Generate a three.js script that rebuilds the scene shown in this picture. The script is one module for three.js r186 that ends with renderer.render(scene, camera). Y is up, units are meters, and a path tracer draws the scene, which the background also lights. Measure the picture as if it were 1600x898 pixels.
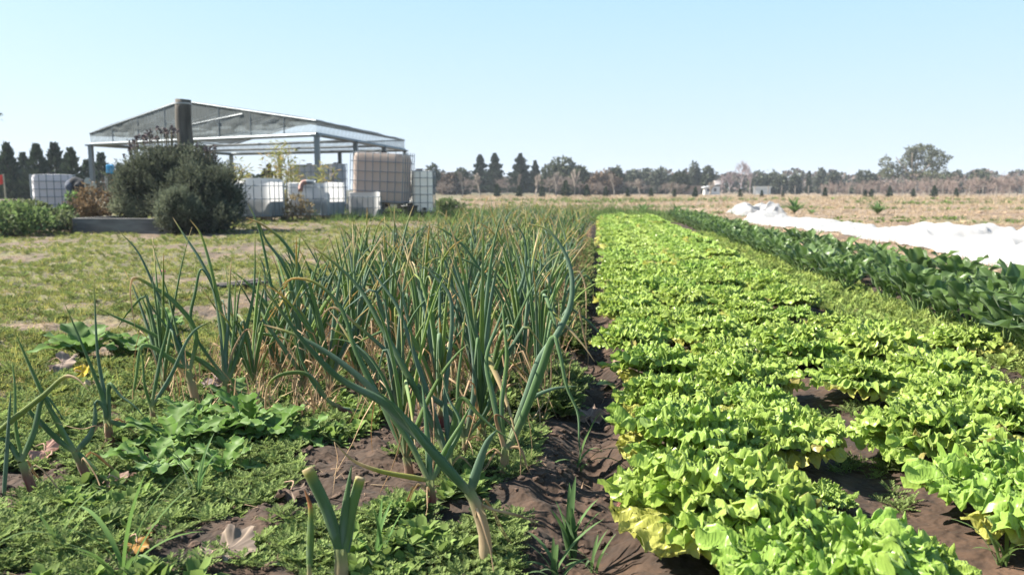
import * as THREE from 'three';
import { mergeGeometries } from 'three/addons/utils/BufferGeometryUtils.js';
import { RoundedBoxGeometry } from 'three/addons/geometries/RoundedBoxGeometry.js';
import { MarchingCubes } from 'three/addons/objects/MarchingCubes.js';

// ------------------------------------------------------------------ camera, sky, sun, exposure
const scene = new THREE.Scene();
const RAD = Math.PI / 180;
const W0 = 1600, H0 = 898, F0 = 1256;                       // size of the photograph and its focal length in pixels
const YAW = 6.1 * RAD, PITCH = -6.95 * RAD, EYE = 0.75;
const camera = new THREE.PerspectiveCamera(2 * Math.atan(H0 / 2 / F0) / RAD, W0 / H0, 0.05, 4000);
camera.position.set(0, EYE, 0);
camera.rotation.order = 'YXZ';
camera.rotation.set(PITCH, YAW, 0);
camera.focus = 2.3;
camera.userData.fStop = 5.0;
camera.updateMatrixWorld(true);
camera.updateProjectionMatrix();

const EXPOSURE = 3.2;
const sunDir = new THREE.Vector3(-0.90, 0.84, -0.17).normalize().applyAxisAngle(new THREE.Vector3(0, 1, 0), YAW);
{
  const W = 1024, H = 512, data = new Float32Array(W * H * 4);
  const hor = [0.88, 0.965, 1.08], zen = [0.12, 0.26, 0.58], k1 = [2.4, 0.58, 0.0], k2 = [1.0, 1.8, 1.7];
  for (let r = 0; r < H; r++) for (let c = 0; c < W; c++) {
    const el = ((r + 0.5) / H - 0.5) * Math.PI, az = ((c + 0.5) / W - 0.5) * 2 * Math.PI;
    const x = Math.cos(el) * Math.cos(az), y = Math.sin(el), z = Math.cos(el) * Math.sin(az);
    const s = Math.max(0, y), d = Math.max(0, x * sunDir.x + y * sunDir.y + z * sunDir.z);
    const low = Math.exp(-s * 5), glow = 0.5 * Math.pow(d, 4) * (0.55 + 0.45 * low) + 0.24 * Math.pow(d, 1.5) * low;
    for (let k = 0; k < 3; k++) {
      let v = zen[k] + (hor[k] - zen[k]) * Math.exp(-k1[k] * s - k2[k] * s * s);
      v += glow * [1.0, 0.9, 0.75][k];
      if (y < 0) v = [0.34, 0.31, 0.26][k] * (1 - Math.exp(y * 30)) + v * Math.exp(y * 30);
      data[(r * W + c) * 4 + k] = v / EXPOSURE;
    }
    data[(r * W + c) * 4 + 3] = 1;
  }
  const sky = new THREE.DataTexture(data, W, H, THREE.RGBAFormat, THREE.FloatType);
  sky.mapping = THREE.EquirectangularReflectionMapping; sky.magFilter = THREE.LinearFilter; sky.needsUpdate = true;
  scene.background = sky; scene.environment = sky;
}
const sun = new THREE.DirectionalLight(new THREE.Color().setRGB(1, 0.94, 0.82), 5);
sun.position.copy(sunDir).multiplyScalar(60); sun.castShadow = true;
sun.shadow.mapSize.set(4096, 4096);
Object.assign(sun.shadow.camera, { left: -45, right: 45, top: 45, bottom: -45, near: 1, far: 180 });
scene.add(sun, sun.target);

const renderer = new THREE.WebGLRenderer({ antialias: true });
renderer.setSize(1024, 574);
renderer.shadowMap.enabled = true;
renderer.toneMapping = THREE.LinearToneMapping;
renderer.toneMappingExposure = EXPOSURE;

scene.fog = new THREE.FogExp2(new THREE.Color().setRGB(0.80, 0.88, 1.0), 0.0006);

// ------------------------------------------------------------------ helpers
const V = (x = 0, y = 0, z = 0) => new THREE.Vector3(x, y, z);
function rng(seed) { let s = (seed * 2654435761) >>> 0; return () => { s = (s + 0x6d2b79f5) >>> 0; let t = Math.imul(s ^ (s >>> 15), 1 | s); t = (t + Math.imul(t ^ (t >>> 7), 61 | t)) ^ t; return ((t ^ (t >>> 14)) >>> 0) / 4294967296; }; }
const lerp = (a, b, t) => a + (b - a) * t, clamp = (x, a = 0, b = 1) => Math.min(b, Math.max(a, x));
const sst = (a, b, x) => { const t = clamp((x - a) / (b - a)); return t * t * (3 - 2 * t); };
const mix3 = (a, b, t) => [lerp(a[0], b[0], t), lerp(a[1], b[1], t), lerp(a[2], b[2], t)];
const mul3 = (a, k) => [a[0] * k, a[1] * k, a[2] * k];
function h3(x, y, z) { let h = Math.imul(x, 374761393) ^ Math.imul(y, 668265263) ^ Math.imul(z, 1274126177); h = Math.imul(h ^ (h >>> 13), 1274126177); return ((h ^ (h >>> 16)) >>> 0) / 4294967296; }
function noise(x, y, z = 0) {                                // value noise, -1 .. 1
  const X = Math.floor(x), Y = Math.floor(y), Z = Math.floor(z); let fx = x - X, fy = y - Y, fz = z - Z;
  fx = fx * fx * (3 - 2 * fx); fy = fy * fy * (3 - 2 * fy); fz = fz * fz * (3 - 2 * fz);
  const a = lerp(lerp(h3(X, Y, Z), h3(X + 1, Y, Z), fx), lerp(h3(X, Y + 1, Z), h3(X + 1, Y + 1, Z), fx), fy);
  if (fz === 0) return a * 2 - 1;
  const b = lerp(lerp(h3(X, Y, Z + 1), h3(X + 1, Y, Z + 1), fx), lerp(h3(X, Y + 1, Z + 1), h3(X + 1, Y + 1, Z + 1), fx), fy);
  return lerp(a, b, fz) * 2 - 1;
}
const fbm = (x, y, n = 4) => { let s = 0, a = 0.5; for (let i = 0; i < n; i++) { s += a * noise(x, y, 0); x = x * 2.03 + 17.1; y = y * 2.03 + 5.3; a *= 0.5; } return s; };
// a pixel of the photograph as a ray; at() = point at a depth, hit() = point on the ground plane
function ray(px, py) { return V((px - W0 / 2) / F0, -(py - H0 / 2) / F0, -1).applyEuler(camera.rotation); }
function at(px, py, d) { return ray(px, py).multiplyScalar(d).add(camera.position); }
function hit(px, py, h = 0) { const r = ray(px, py); return r.multiplyScalar((h - EYE) / r.y).add(camera.position); }
const depthOf = (p) => -p.clone().sub(camera.position).applyQuaternion(camera.quaternion.clone().invert()).z;

class Geo {
  constructor() { this.p = []; this.c = []; this.i = []; this.u = []; this.n = 0; }
  v(x, y, z, c) { this.p.push(x, y, z); this.c.push(c[0], c[1], c[2]); return this.n++; }
  vv(p, c) { return this.v(p.x, p.y, p.z, c); }
  tri(a, b, c) { this.i.push(a, b, c); }
  quad(a, b, c, d) { this.i.push(a, b, c, a, c, d); }
  build(flat = false) {
    let g = new THREE.BufferGeometry();
    g.setAttribute('position', new THREE.Float32BufferAttribute(this.p, 3));
    g.setAttribute('color', new THREE.Float32BufferAttribute(this.c, 3));
    if (this.u.length === this.n * 2) g.setAttribute('uv', new THREE.Float32BufferAttribute(this.u, 2));
    g.setIndex(this.n > 65535 ? new THREE.Uint32BufferAttribute(this.i, 1) : new THREE.Uint16BufferAttribute(this.i, 1));
    if (flat) g = g.toNonIndexed();
    g.computeVertexNormals();
    return g;
  }
}
function frames(pts) {                                      // parallel-transport frames
  const T = pts.map((p, i) => pts[Math.min(i + 1, pts.length - 1)].clone().sub(pts[Math.max(i - 1, 0)]).normalize());
  let n = Math.abs(T[0].y) < 0.9 ? V(0, 1, 0) : V(1, 0, 0);
  return T.map((t) => { n = n.clone().addScaledVector(t, -n.dot(t)).normalize(); return { t, n, b: V().crossVectors(t, n) }; });
}
function tube(g, pts, rad, seg, col, { flat = 1, cap = false } = {}) {
  const fr = frames(pts), N = pts.length, rows = [];
  for (let i = 0; i < N; i++) {
    const t = i / (N - 1), r = rad(t), row = [];
    for (let k = 0; k < seg; k++) {
      const a = k / seg * 2 * Math.PI, ca = Math.cos(a) * r, sa = Math.sin(a) * r * flat, { n, b } = fr[i];
      row.push(g.v(pts[i].x + n.x * ca + b.x * sa, pts[i].y + n.y * ca + b.y * sa, pts[i].z + n.z * ca + b.z * sa, col(t, a)));
    }
    rows.push(row);
  }
  for (let i = 0; i < N - 1; i++) for (let k = 0; k < seg; k++) g.quad(rows[i][k], rows[i][(k + 1) % seg], rows[i + 1][(k + 1) % seg], rows[i + 1][k]);
  if (cap) for (const [row, p, t] of [[rows[0], pts[0], 0], [rows[N - 1], pts[N - 1], 1]]) { const m = g.vv(p, col(t, 0)); for (let k = 0; k < seg; k++) g.tri(row[k], row[(k + 1) % seg], m); }
}
const smooth = (pts, n, tension = 0.5) => new THREE.CatmullRomCurve3(pts, false, 'centripetal', tension).getPoints(n);
const line = (a, b) => [a, b];
function bar(g, a, b, r, col, seg = 6) { tube(g, [a, b], () => r, seg, () => col, { cap: true }); }
function box(g, cx, cy, cz, sx, sy, sz, col, M = null) {    // box with its own faces
  const q = [[-1, -1, -1], [1, -1, -1], [1, 1, -1], [-1, 1, -1], [-1, -1, 1], [1, -1, 1], [1, 1, 1], [-1, 1, 1]].map(([a, b, c]) => { const p = V(cx + a * sx / 2, cy + b * sy / 2, cz + c * sz / 2); return M ? p.applyMatrix4(M) : p; });
  for (const f of [[0, 3, 2, 1], [4, 5, 6, 7], [0, 1, 5, 4], [3, 7, 6, 2], [0, 4, 7, 3], [1, 2, 6, 5]]) g.quad(...f.map((k) => g.vv(q[k], col)));
}
function ribbon(g, pts, wid, side, col, fold = 0) {         // leaf blade: three vertices across, folded along its midrib
  const rows = [], N = pts.length;
  for (let i = 0; i < N; i++) {
    const t = i / (N - 1), w = wid(t) / 2, T = pts[Math.min(i + 1, N - 1)].clone().sub(pts[Math.max(i - 1, 0)]).normalize();
    const s = side.clone().addScaledVector(T, -side.dot(T)).normalize(), n = V().crossVectors(s, T), c = col(t);
    rows.push([g.vv(pts[i].clone().addScaledVector(s, -w).addScaledVector(n, w * fold), c), g.vv(pts[i], c), g.vv(pts[i].clone().addScaledVector(s, w).addScaledVector(n, w * fold), c)]);
  }
  for (let i = 0; i < N - 1; i++) for (let k = 0; k < 2; k++) g.quad(rows[i][k], rows[i][k + 1], rows[i + 1][k + 1], rows[i + 1][k]);
}
function leaf4(g, p, d, s, len, wid, c, bend = 0.15) {      // small leaf: two triangles folded along the midrib
  const n = V().crossVectors(s, d);
  const a = g.vv(p, c), t = g.v(p.x + d.x * len, p.y + d.y * len, p.z + d.z * len, c);
  const mx = p.x + d.x * len * 0.5, my = p.y + d.y * len * 0.5, mz = p.z + d.z * len * 0.5, w = wid / 2, b = bend * wid;
  const l = g.v(mx - s.x * w + n.x * b, my - s.y * w + n.y * b, mz - s.z * w + n.z * b, c), r = g.v(mx + s.x * w + n.x * b, my + s.y * w + n.y * b, mz + s.z * w + n.z * b, c);
  g.tri(a, l, t); g.tri(a, t, r);
}
const dirOn = (R) => { const z = R() * 2 - 1, a = R() * 2 * Math.PI, q = Math.sqrt(1 - z * z); return V(q * Math.cos(a), z, q * Math.sin(a)); };
const perp = (d, R) => { const s = dirOn(R); return s.addScaledVector(d, -s.dot(d)).normalize(); };

const names = new Map();
function numbered(name) { const n = names.get(name) ?? 0; names.set(name, n + 1); return n ? `${name}_${String(n).padStart(3, '0')}` : name; }
function shade(o) { o.traverse((m) => { if (m.isMesh) { m.castShadow = true; m.receiveShadow = true; } }); return o; }
function thing(name, label, category, pos = V(), turn = 0, group) {
  const o = new THREE.Group(); o.name = numbered(name); o.position.copy(pos); o.rotation.y = turn;
  o.userData = { label, category, kind: 'thing' }; if (group) o.userData.group = group; scene.add(o); return o;
}
function part(parent, name, geo, mat, label) { const m = new THREE.Mesh(geo, mat); m.name = name; if (label) m.userData.label = label; m.castShadow = m.receiveShadow = true; parent.add(m); return m; }
function solo(name, geo, mat, label, category, pos = V(), turn = 0, group) {
  const m = new THREE.Mesh(geo, mat); m.name = numbered(name); m.position.copy(pos); m.rotation.y = turn; m.castShadow = m.receiveShadow = true;
  m.userData = { label, category, kind: 'thing' }; if (group) m.userData.group = group; scene.add(m); return m;
}
function copyOf(o, pos, turn, label, group, scale = 1) {
  const c = o.clone(); c.name = numbered(o.name.replace(/_\d{3}$/, '')); c.position.copy(pos); c.rotation.set(0, turn, 0); c.scale.setScalar(scale);
  c.userData = { ...o.userData, label }; if (group) c.userData.group = group; scene.add(c); return c;
}
function stuff(name, geo, mat, mats, cols, label, category) {
  const m = new THREE.InstancedMesh(geo, mat, mats.length); m.name = numbered(name);
  mats.forEach((M, i) => { m.setMatrixAt(i, M); if (cols) m.setColorAt(i, cols[i]); });
  m.castShadow = m.receiveShadow = true; m.userData = { label, category, kind: 'stuff' }; scene.add(m); return m;
}
const place = (x, y, z, turn, s, tilt = 0, tdir = 0, sy = 1) => new THREE.Matrix4().compose(V(x, y, z), new THREE.Quaternion().setFromAxisAngle(V(Math.cos(tdir), 0, Math.sin(tdir)), tilt).multiply(new THREE.Quaternion().setFromAxisAngle(V(0, 1, 0), turn)), V(s, s * sy, s));
const RGB = (r, g, b) => new THREE.Color().setRGB(r, g, b);

const ORD = ['first', 'second', 'third', 'fourth', 'fifth', 'sixth', 'seventh', 'eighth', 'ninth', 'tenth', 'eleventh', 'twelfth', 'thirteenth', 'fourteenth', 'fifteenth'];
const counts = new Map(), ordinal = (key) => { const n = counts.get(key) ?? 0; counts.set(key, n + 1); return ORD[n] ?? 'later'; };

// ------------------------------------------------------------------ textures and materials
function tex(size, fn, srgb = true, rx = 1, ry = rx) {      // tileable through periodic sampling on two circles is costly: noise is wrapped by blending
  const d = new Uint8Array(size * size * 4);
  for (let y = 0; y < size; y++) for (let x = 0; x < size; x++) {
    const u = x / size, v = y / size; const c = fn(u, v); const o = (y * size + x) * 4;
    for (let k = 0; k < 3; k++) { const q = Array.isArray(c) ? c[k] : c; d[o + k] = clamp(Math.round(q * 255), 0, 255); } d[o + 3] = 255;
  }
  const t = new THREE.DataTexture(d, size, size, THREE.RGBAFormat); t.magFilter = THREE.LinearFilter; t.minFilter = THREE.LinearMipmapLinearFilter; t.generateMipmaps = true;
  t.wrapS = t.wrapT = THREE.RepeatWrapping; if (srgb) t.colorSpace = THREE.SRGBColorSpace; t.repeat.set(rx, ry); t.needsUpdate = true; return t;
}
function tileNoise(u, v, f, oct = 4) {                      // periodic in 0..1
  let s = 0, a = 0.5; for (let i = 0; i < oct; i++) { const n = f << i;
    const X = Math.floor(u * n), Y = Math.floor(v * n); let fx = u * n - X, fy = v * n - Y; fx = fx * fx * (3 - 2 * fx); fy = fy * fy * (3 - 2 * fy);
    const m = (q) => ((q % n) + n) % n;
    s += a * (2 * lerp(lerp(h3(m(X), m(Y), i + 7), h3(m(X + 1), m(Y), i + 7), fx), lerp(h3(m(X), m(Y + 1), i + 7), h3(m(X + 1), m(Y + 1), i + 7), fx), fy) - 1); a *= 0.5; }
  return s;
}
const soilMap = tex(1024, (u, v) => { const a = tileNoise(u, v, 10, 6), b = tileNoise(u + 0.37, v + 0.11, 60, 3), q = clamp(0.80 + 0.30 * a + 0.22 * b); return [q, q * 0.985, q * 0.965]; });
const soilBump = tex(1024, (u, v) => clamp(0.5 + 0.5 * tileNoise(u, v, 14, 6) + 0.18 * tileNoise(u + 0.2, v + 0.6, 90, 2)), false);
const grain = tex(256, (u, v) => clamp(0.86 + 0.26 * tileNoise(u, v, 6, 5)));
const grainBump = tex(256, (u, v) => clamp(0.5 + 0.6 * tileNoise(u, v, 16, 4)), false);
const woodMap = tex(256, (u, v) => clamp(0.72 + 0.28 * tileNoise(u, v * 0.999, 3, 3) * 0.4 + 0.35 * tileNoise(u * 1, (v * 1) % 1, 8, 3) * (0.6 + 0.4 * Math.sin(u * 2 * Math.PI * 24 + 4 * tileNoise(u, v, 3, 2)))));
const blister = tex(512, (u, v) => { // puckered leaf surface: rounded cells between fine veins
  const n = 9; let d1 = 9, d2 = 9; const X = Math.floor(u * n), Y = Math.floor(v * n); const m = (q) => ((q % n) + n) % n;
  for (let j = -1; j <= 1; j++) for (let i = -1; i <= 1; i++) { const cx = X + i, cy = Y + j, dx = cx + 0.15 + 0.7 * h3(m(cx), m(cy), 1) - u * n, dy = cy + 0.15 + 0.7 * h3(m(cx), m(cy), 2) - v * n, d = Math.hypot(dx, dy); if (d < d1) { d2 = d1; d1 = d; } else if (d < d2) d2 = d; }
  return clamp(0.12 + 0.75 * sst(-0.1, 0.8, d2 - d1) + 0.16 * tileNoise(u, v, 8, 4)); }, false);
const std = (o) => new THREE.MeshStandardMaterial({ side: THREE.DoubleSide, ...o });
const phy = (o) => new THREE.MeshPhysicalMaterial({ side: THREE.DoubleSide, ...o });
const M = {
  ground: std({ vertexColors: true, map: soilMap, bumpMap: soilBump, bumpScale: 0.03, roughness: 0.95 }),
  clod: std({ vertexColors: true, roughness: 0.97 }),
  leaf: phy({ vertexColors: true, roughness: 1, transmission: 0.42, thickness: 0, specularIntensity: 0.25, clearcoat: 0.12, clearcoatRoughness: 0.4 }),
  lettuce: phy({ vertexColors: true, bumpMap: blister, bumpScale: 0.0012, roughness: 1, transmission: 0.45, thickness: 0, specularIntensity: 0.2, clearcoat: 0.4, clearcoatRoughness: 0.28 }),
  onion: phy({ vertexColors: true, roughness: 1, transmission: 0.45, thickness: 0, specularIntensity: 0.25, clearcoat: 0.25, clearcoatRoughness: 0.42 }),
  chard: phy({ vertexColors: true, roughness: 1, transmission: 0.42, thickness: 0, specularIntensity: 0.25, clearcoat: 0.45, clearcoatRoughness: 0.33 }),
  dull: std({ vertexColors: true, roughness: 0.92 }),
  weed: phy({ vertexColors: true, roughness: 1, transmission: 0.42, thickness: 0, specularIntensity: 0.2, clearcoat: 0.06, clearcoatRoughness: 0.5 }),
  dry: phy({ vertexColors: true, roughness: 1, transmission: 0.22, thickness: 0, specularIntensity: 0.2 }),
  far: phy({ vertexColors: true, roughness: 1, transmission: 0.15, thickness: 0, specularIntensity: 0.2 }),
  steel: std({ vertexColors: true, roughness: 0.45, metalness: 0.35 }),
  cage: std({ color: RGB(0.19, 0.22, 0.25), roughness: 0.5, metalness: 0.4 }),
  tank: phy({ color: RGB(0.80, 0.79, 0.76), roughness: 1, transmission: 0.3, thickness: 0, specularIntensity: 0.3, clearcoat: 0.15, clearcoatRoughness: 0.35 }),
  tankOpen: phy({ color: RGB(0.52, 0.52, 0.53), roughness: 1, transmission: 0.6, thickness: 0, specularIntensity: 0.3, clearcoat: 0.1, clearcoatRoughness: 0.35 }),
  tankTint: phy({ color: RGB(0.52, 0.42, 0.37), roughness: 1, specularIntensity: 0.3, transmission: 0.3, thickness: 0, clearcoat: 0.2, clearcoatRoughness: 0.4 }),
  tankGrey: phy({ color: RGB(0.56, 0.54, 0.58), roughness: 1, transmission: 0.3, thickness: 0, clearcoat: 0.2, clearcoatRoughness: 0.4 }),
  cover: phy({ color: RGB(0.46, 0.455, 0.46), roughness: 1, specularIntensity: 0.3, transmission: 0.5, thickness: 0, bumpMap: grainBump, bumpScale: 0.004 }),
  concrete: std({ color: RGB(0.17, 0.165, 0.165), map: grain, bumpMap: grainBump, bumpScale: 0.004, roughness: 0.92 }),
  pole: std({ vertexColors: true, map: woodMap, bumpMap: woodMap, bumpScale: 0.01, roughness: 0.9 }),
  board: std({ color: RGB(0.16, 0.13, 0.11), map: woodMap, bumpMap: woodMap, bumpScale: 0.006, roughness: 0.9 }),
  pallet: std({ color: RGB(0.30, 0.22, 0.14), map: woodMap, roughness: 0.9 }),
  fill: std({ color: RGB(0.05, 0.05, 0.055), roughness: 0.95 }),
  black: std({ color: RGB(0.02, 0.02, 0.022), roughness: 0.55 }),
  paint: std({ vertexColors: true, roughness: 0.6 }),
  cloth: std({ vertexColors: true, roughness: 0.95 }),
};
// ------------------------------------------------------------------ the ground: one sheet out to the horizon
const sq = (x) => x * x;
function gh(x, z) {
  const d = -z, bed = sst(24, 20, d), near = sst(14, 4, d);
  let h = 0.03 * fbm(x * 0.5 + 3, z * 0.5, 2);
  const smoothSoil = sst(0.12, 0.25, x) * sst(1.6, 1.4, x) * bed;
  h += bed * (-0.055 * Math.exp(-sq((x - 0.0) / 0.085)) - 0.035 * Math.exp(-sq((x - 0.72) / 0.14)) - 0.02 * Math.exp(-sq((x - 1.5) / 0.12)));
  h += (1 - 0.7 * smoothSoil) * (0.030 * fbm(x * 4, z * 4, 3) + near * 0.030 * fbm(x * 17 + 9, z * 17, 4));
  const field = Math.max(sst(2.9, 3.6, x) * sst(4, 7, d), sst(24, 30, d));
  h += field * 0.10 * Math.max(-0.3, fbm(x * 0.9 + 40, z * 0.9, 3)) * sst(120, 60, d) * lerp(0.25, 1, sst(6, 14, d));
  return h;
}
const onGround = (px, py) => { let p = hit(px, py); p.y = gh(p.x, p.z); p = hit(px, py, p.y); p.y = gh(p.x, p.z); return p; };
const lawnMask = (x, z) => 0.6 * fbm(x * 1.3 + 11, z * 0.8 + 4, 3) + 0.8 * fbm(x * 4.2, z * 3, 3) + 0.1;
{
  const xs = [0], zs = [];
  for (let x = 0.02, s = 0.02; x < 1600; x += s) { xs.push(x); xs.unshift(-x); if (x > 1.9) s = Math.max(s, 0.02 + (x - 1.9) * 0.045); }
  for (let d = -1.5; d < 0.9; d += 0.12) zs.push(-d);
  for (let d = 0.9, s = 0.02; d < 2600; d += s) { zs.push(-d); if (d > 3.2) s = 0.02 + (d - 3.2) * 0.022; }
  const NX = xs.length, NZ = zs.length, pos = new Float32Array(NX * NZ * 3), col = new Float32Array(NX * NZ * 3), uv = new Float32Array(NX * NZ * 2), idx = [];
  const soil = [0.062, 0.036, 0.022], furrow = [0.074, 0.042, 0.026], lawnSoil = [0.185, 0.13, 0.088], green = [0.165, 0.155, 0.07], tan = [0.30, 0.225, 0.16], straw = [0.36, 0.275, 0.195];
  for (let j = 0; j < NZ; j++) for (let i = 0; i < NX; i++) {
    const x = xs[i], z = zs[j], d = -z, k = j * NX + i;
    pos[k * 3] = x; pos[k * 3 + 1] = gh(x, z); pos[k * 3 + 2] = z; uv[k * 2] = x / 1.6; uv[k * 2 + 1] = z / 1.6;
    const wob = 0.12 * noise(x * 3, z * 3);
    let c = mix3(soil, furrow, clamp(Math.exp(-sq(x / 0.12)) + sst(0.4, 0.6, x) * sst(1.7, 1.5, x)));
    c = mul3(c, 1 + 0.45 * fbm(x * 2.2, z * 2.2, 3));
    const lm = lawnMask(x, z), lawn = mix3(lawnSoil, green, sst(-0.22, 0.12, lm));
    const toLawn = Math.max(sst(-1.62, -1.85, x + wob), sst(20, 24, d) * sst(34, 28, d + wob * 20));
    c = mix3(c, lawn, toLawn);
    let f = Math.max(sst(2.6, 3.1, x + wob) * sst(3, 5, d), sst(27, 34, d + 3 * noise(x * 0.2, z * 0.2)) * sst(-26, -9, x - d * 0.1 + 2 * noise(x * 0.3, z * 0.3)));
    const fn = fbm(x * 0.22, z * 0.3, 4);
    let fc = mix3(tan, straw, sst(-0.1, 0.3, fn));
    fc = mix3(fc, [0.20, 0.20, 0.085], 0.75 * sst(0.12, 0.38, fbm(x * 0.11 + 50, z * 0.3 + 20, 4)));
    fc = mix3(fc, [0.22, 0.14, 0.095], 0.7 * sst(0.15, 0.4, fbm(x * 0.3 + 90, z * 0.5, 3)));
    c = mix3(c, fc, f);
    col.set(c, k * 3);
    if (i < NX - 1 && j < NZ - 1) idx.push(k, k + 1, k + NX, k + 1, k + NX + 1, k + NX);
  }
  const g = new THREE.BufferGeometry();
  g.setAttribute('position', new THREE.BufferAttribute(pos, 3)); g.setAttribute('color', new THREE.BufferAttribute(col, 3)); g.setAttribute('uv', new THREE.BufferAttribute(uv, 2));
  g.setIndex(new THREE.Uint32BufferAttribute(idx, 1)); g.computeVertexNormals();
  const m = new THREE.Mesh(g, M.ground); m.name = 'ground'; m.receiveShadow = true; m.castShadow = true; m.userData = { kind: 'structure', label: 'dark garden soil, lawn and dry tan field', category: 'ground' }; scene.add(m);
}

// ------------------------------------------------------------------ shade house
{
  const gp = (px, d) => { const p = at(px, 297, d); p.y = 0; return p; };
  const FR = gp(497, 27.7), FL = gp(145, 34.0), BR = gp(633, 38.7), BL = gp(363, 43);
  const t = thing('shade_house', 'large open shade house with grey net over a steel frame', 'shade house');
  const beamY = 2.62, eaveY = 3.08, ridgeY = 4.1, steel = [0.15, 0.17, 0.19];
  const up = (p, y) => V(p.x, y, p.z), mid = (a, b, k = 0.5) => a.clone().lerp(b, k);
  const RF = mid(FR, FL, 0.54), RB = mid(BR, BL, 0.54);
  const post = (p, h) => { const g = new Geo(); box(g, p.x, h / 2, p.z, 0.16, h, 0.16, steel); box(g, p.x, h - 0.03, p.z, 0.3, 0.06, 0.3, steel); part(t, 'post', g.build(true), M.steel); };
  for (const p of [FR, FL, BR, BL, mid(FR, BR, 0.36), mid(FR, BR, 0.7), mid(BR, BL, 0.35), mid(BR, BL, 0.7), mid(FL, BL, 0.5)]) post(p, beamY);
  const beam = (name, a, b, r) => { const g = new Geo(); bar(g, a, b, r, steel, 6); part(t, name, g.build(), M.steel); };
  for (const [a, b] of [[FR, FL], [FR, BR], [BR, BL], [FL, BL]]) { beam('eave_beam', up(a, beamY), up(b, beamY), 0.075); if (a !== FR || b !== FL) beam('top_rail', up(a, eaveY), up(b, eaveY), 0.03); }
  beam('ridge_beam', up(RF, ridgeY), up(RB, ridgeY), 0.05);
  for (const k of [0, 0.33, 0.66, 1]) { const L = mid(FL, BL, k), R = mid(FR, BR, k), C = mid(RF, RB, k); beam('rafter', up(L, eaveY), up(C, ridgeY), 0.035); beam('rafter', up(R, eaveY), up(C, ridgeY), 0.035); if (k > 0 && k < 1) beam('tie_beam', up(L, beamY), up(R, beamY), 0.05); }
  for (const k of [0.12, 0.25, 0.38, 0.62, 0.75, 0.88]) { const b = mid(FR, FL, k), y = k < 0.54 ? lerp(eaveY, ridgeY, k / 0.54) : lerp(ridgeY, eaveY, (k - 0.54) / 0.46); beam('gable_bar', up(b, beamY), up(b, y), 0.022); }
  beam('gable_brace', up(mid(FR, FL, 0.52), beamY + 0.55), up(mid(FR, FL, 0.28), beamY + 0.85), 0.03);
  // nets: woven, so light comes through between the threads
  const wov = tex(256, (u, v) => clamp(0.98 + 0.34 * tileNoise(u, v * 0.999, 4, 6) - 0.32 * Math.pow(Math.abs(Math.sin(u * Math.PI * 9 + 1.5 * tileNoise(u, v, 3, 2))), 24)), false, 3, 1);
  const net = std({ color: RGB(0.07, 0.082, 0.085), alphaMap: wov, transparent: true, opacity: 0.92, roughness: 0.9 });
  const thin = std({ color: RGB(0.30, 0.34, 0.36), alphaMap: wov, transparent: true, opacity: 0.42, roughness: 0.9 });
  const netSheet = (name, a, b, c, d, mat, sag, label) => { // a-b along the bottom, d-c along the top
    const N = 24, K = 8, P = [], U = [], I = [];
    for (let j = 0; j <= K; j++) for (let i = 0; i <= N; i++) {
      const u = i / N, v = j / K, p = a.clone().lerp(b, u).lerp(d.clone().lerp(c, u), v), w = Math.sin(u * Math.PI) * Math.sin(v * Math.PI);
      p.y += -sag * Math.abs(Math.sin(u * Math.PI * 4)) * Math.sin(v * Math.PI) + 0.02 * noise(u * 22, v * 5); p.z += 0.06 * noise(u * 17, v * 6 + 4) * w;
      P.push(p.x, p.y, p.z); U.push(u, v); if (i < N && j < K) { const k = j * (N + 1) + i; I.push(k, k + 1, k + N + 1, k + 1, k + N + 2, k + N + 1); }
    }
    const g = new THREE.BufferGeometry(); g.setAttribute('position', new THREE.Float32BufferAttribute(P, 3)); g.setAttribute('uv', new THREE.Float32BufferAttribute(U, 2)); g.setIndex(I); g.computeVertexNormals();
    part(t, name, g, mat, label);
  };
  const o = 0.05, roof = (p, y) => up(p, y + o);
  netSheet('roof_net', roof(FL, eaveY), roof(BL, eaveY), roof(RB, ridgeY), roof(RF, ridgeY), net, 0.06, 'dark net over the roof slopes');
  netSheet('roof_net', roof(FR, eaveY), roof(BR, eaveY), roof(RB, ridgeY), roof(RF, ridgeY), net, 0.06, 'dark net over the roof slopes');
  netSheet('gable_net', up(FL, eaveY - 0.1), up(RF, beamY + 0.05), up(RF, ridgeY), up(FL, eaveY), net, 0.02);
  netSheet('gable_net', up(FR, eaveY - 0.1), up(RF, beamY + 0.05), up(RF, ridgeY), up(FR, eaveY), net, 0.02);
  netSheet('side_net', up(FL, beamY), up(FR, beamY), up(FR, eaveY - 0.02), up(FL, eaveY - 0.02), thin, 0, 'pale thin net band above the beam');
  netSheet('side_net', up(FR, beamY), up(BR, beamY), up(BR, eaveY - 0.02), up(FR, eaveY - 0.02), thin, 0, 'pale thin net band above the beam');
  netSheet('side_net', up(BR, beamY), up(BL, beamY), up(BL, eaveY - 0.02), up(BR, eaveY - 0.02), thin, 0, 'pale thin net band above the beam');
  netSheet('side_net', up(FL, beamY), up(BL, beamY), up(BL, eaveY - 0.02), up(FL, eaveY - 0.02), thin, 0, 'pale thin net band above the beam');
}

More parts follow.
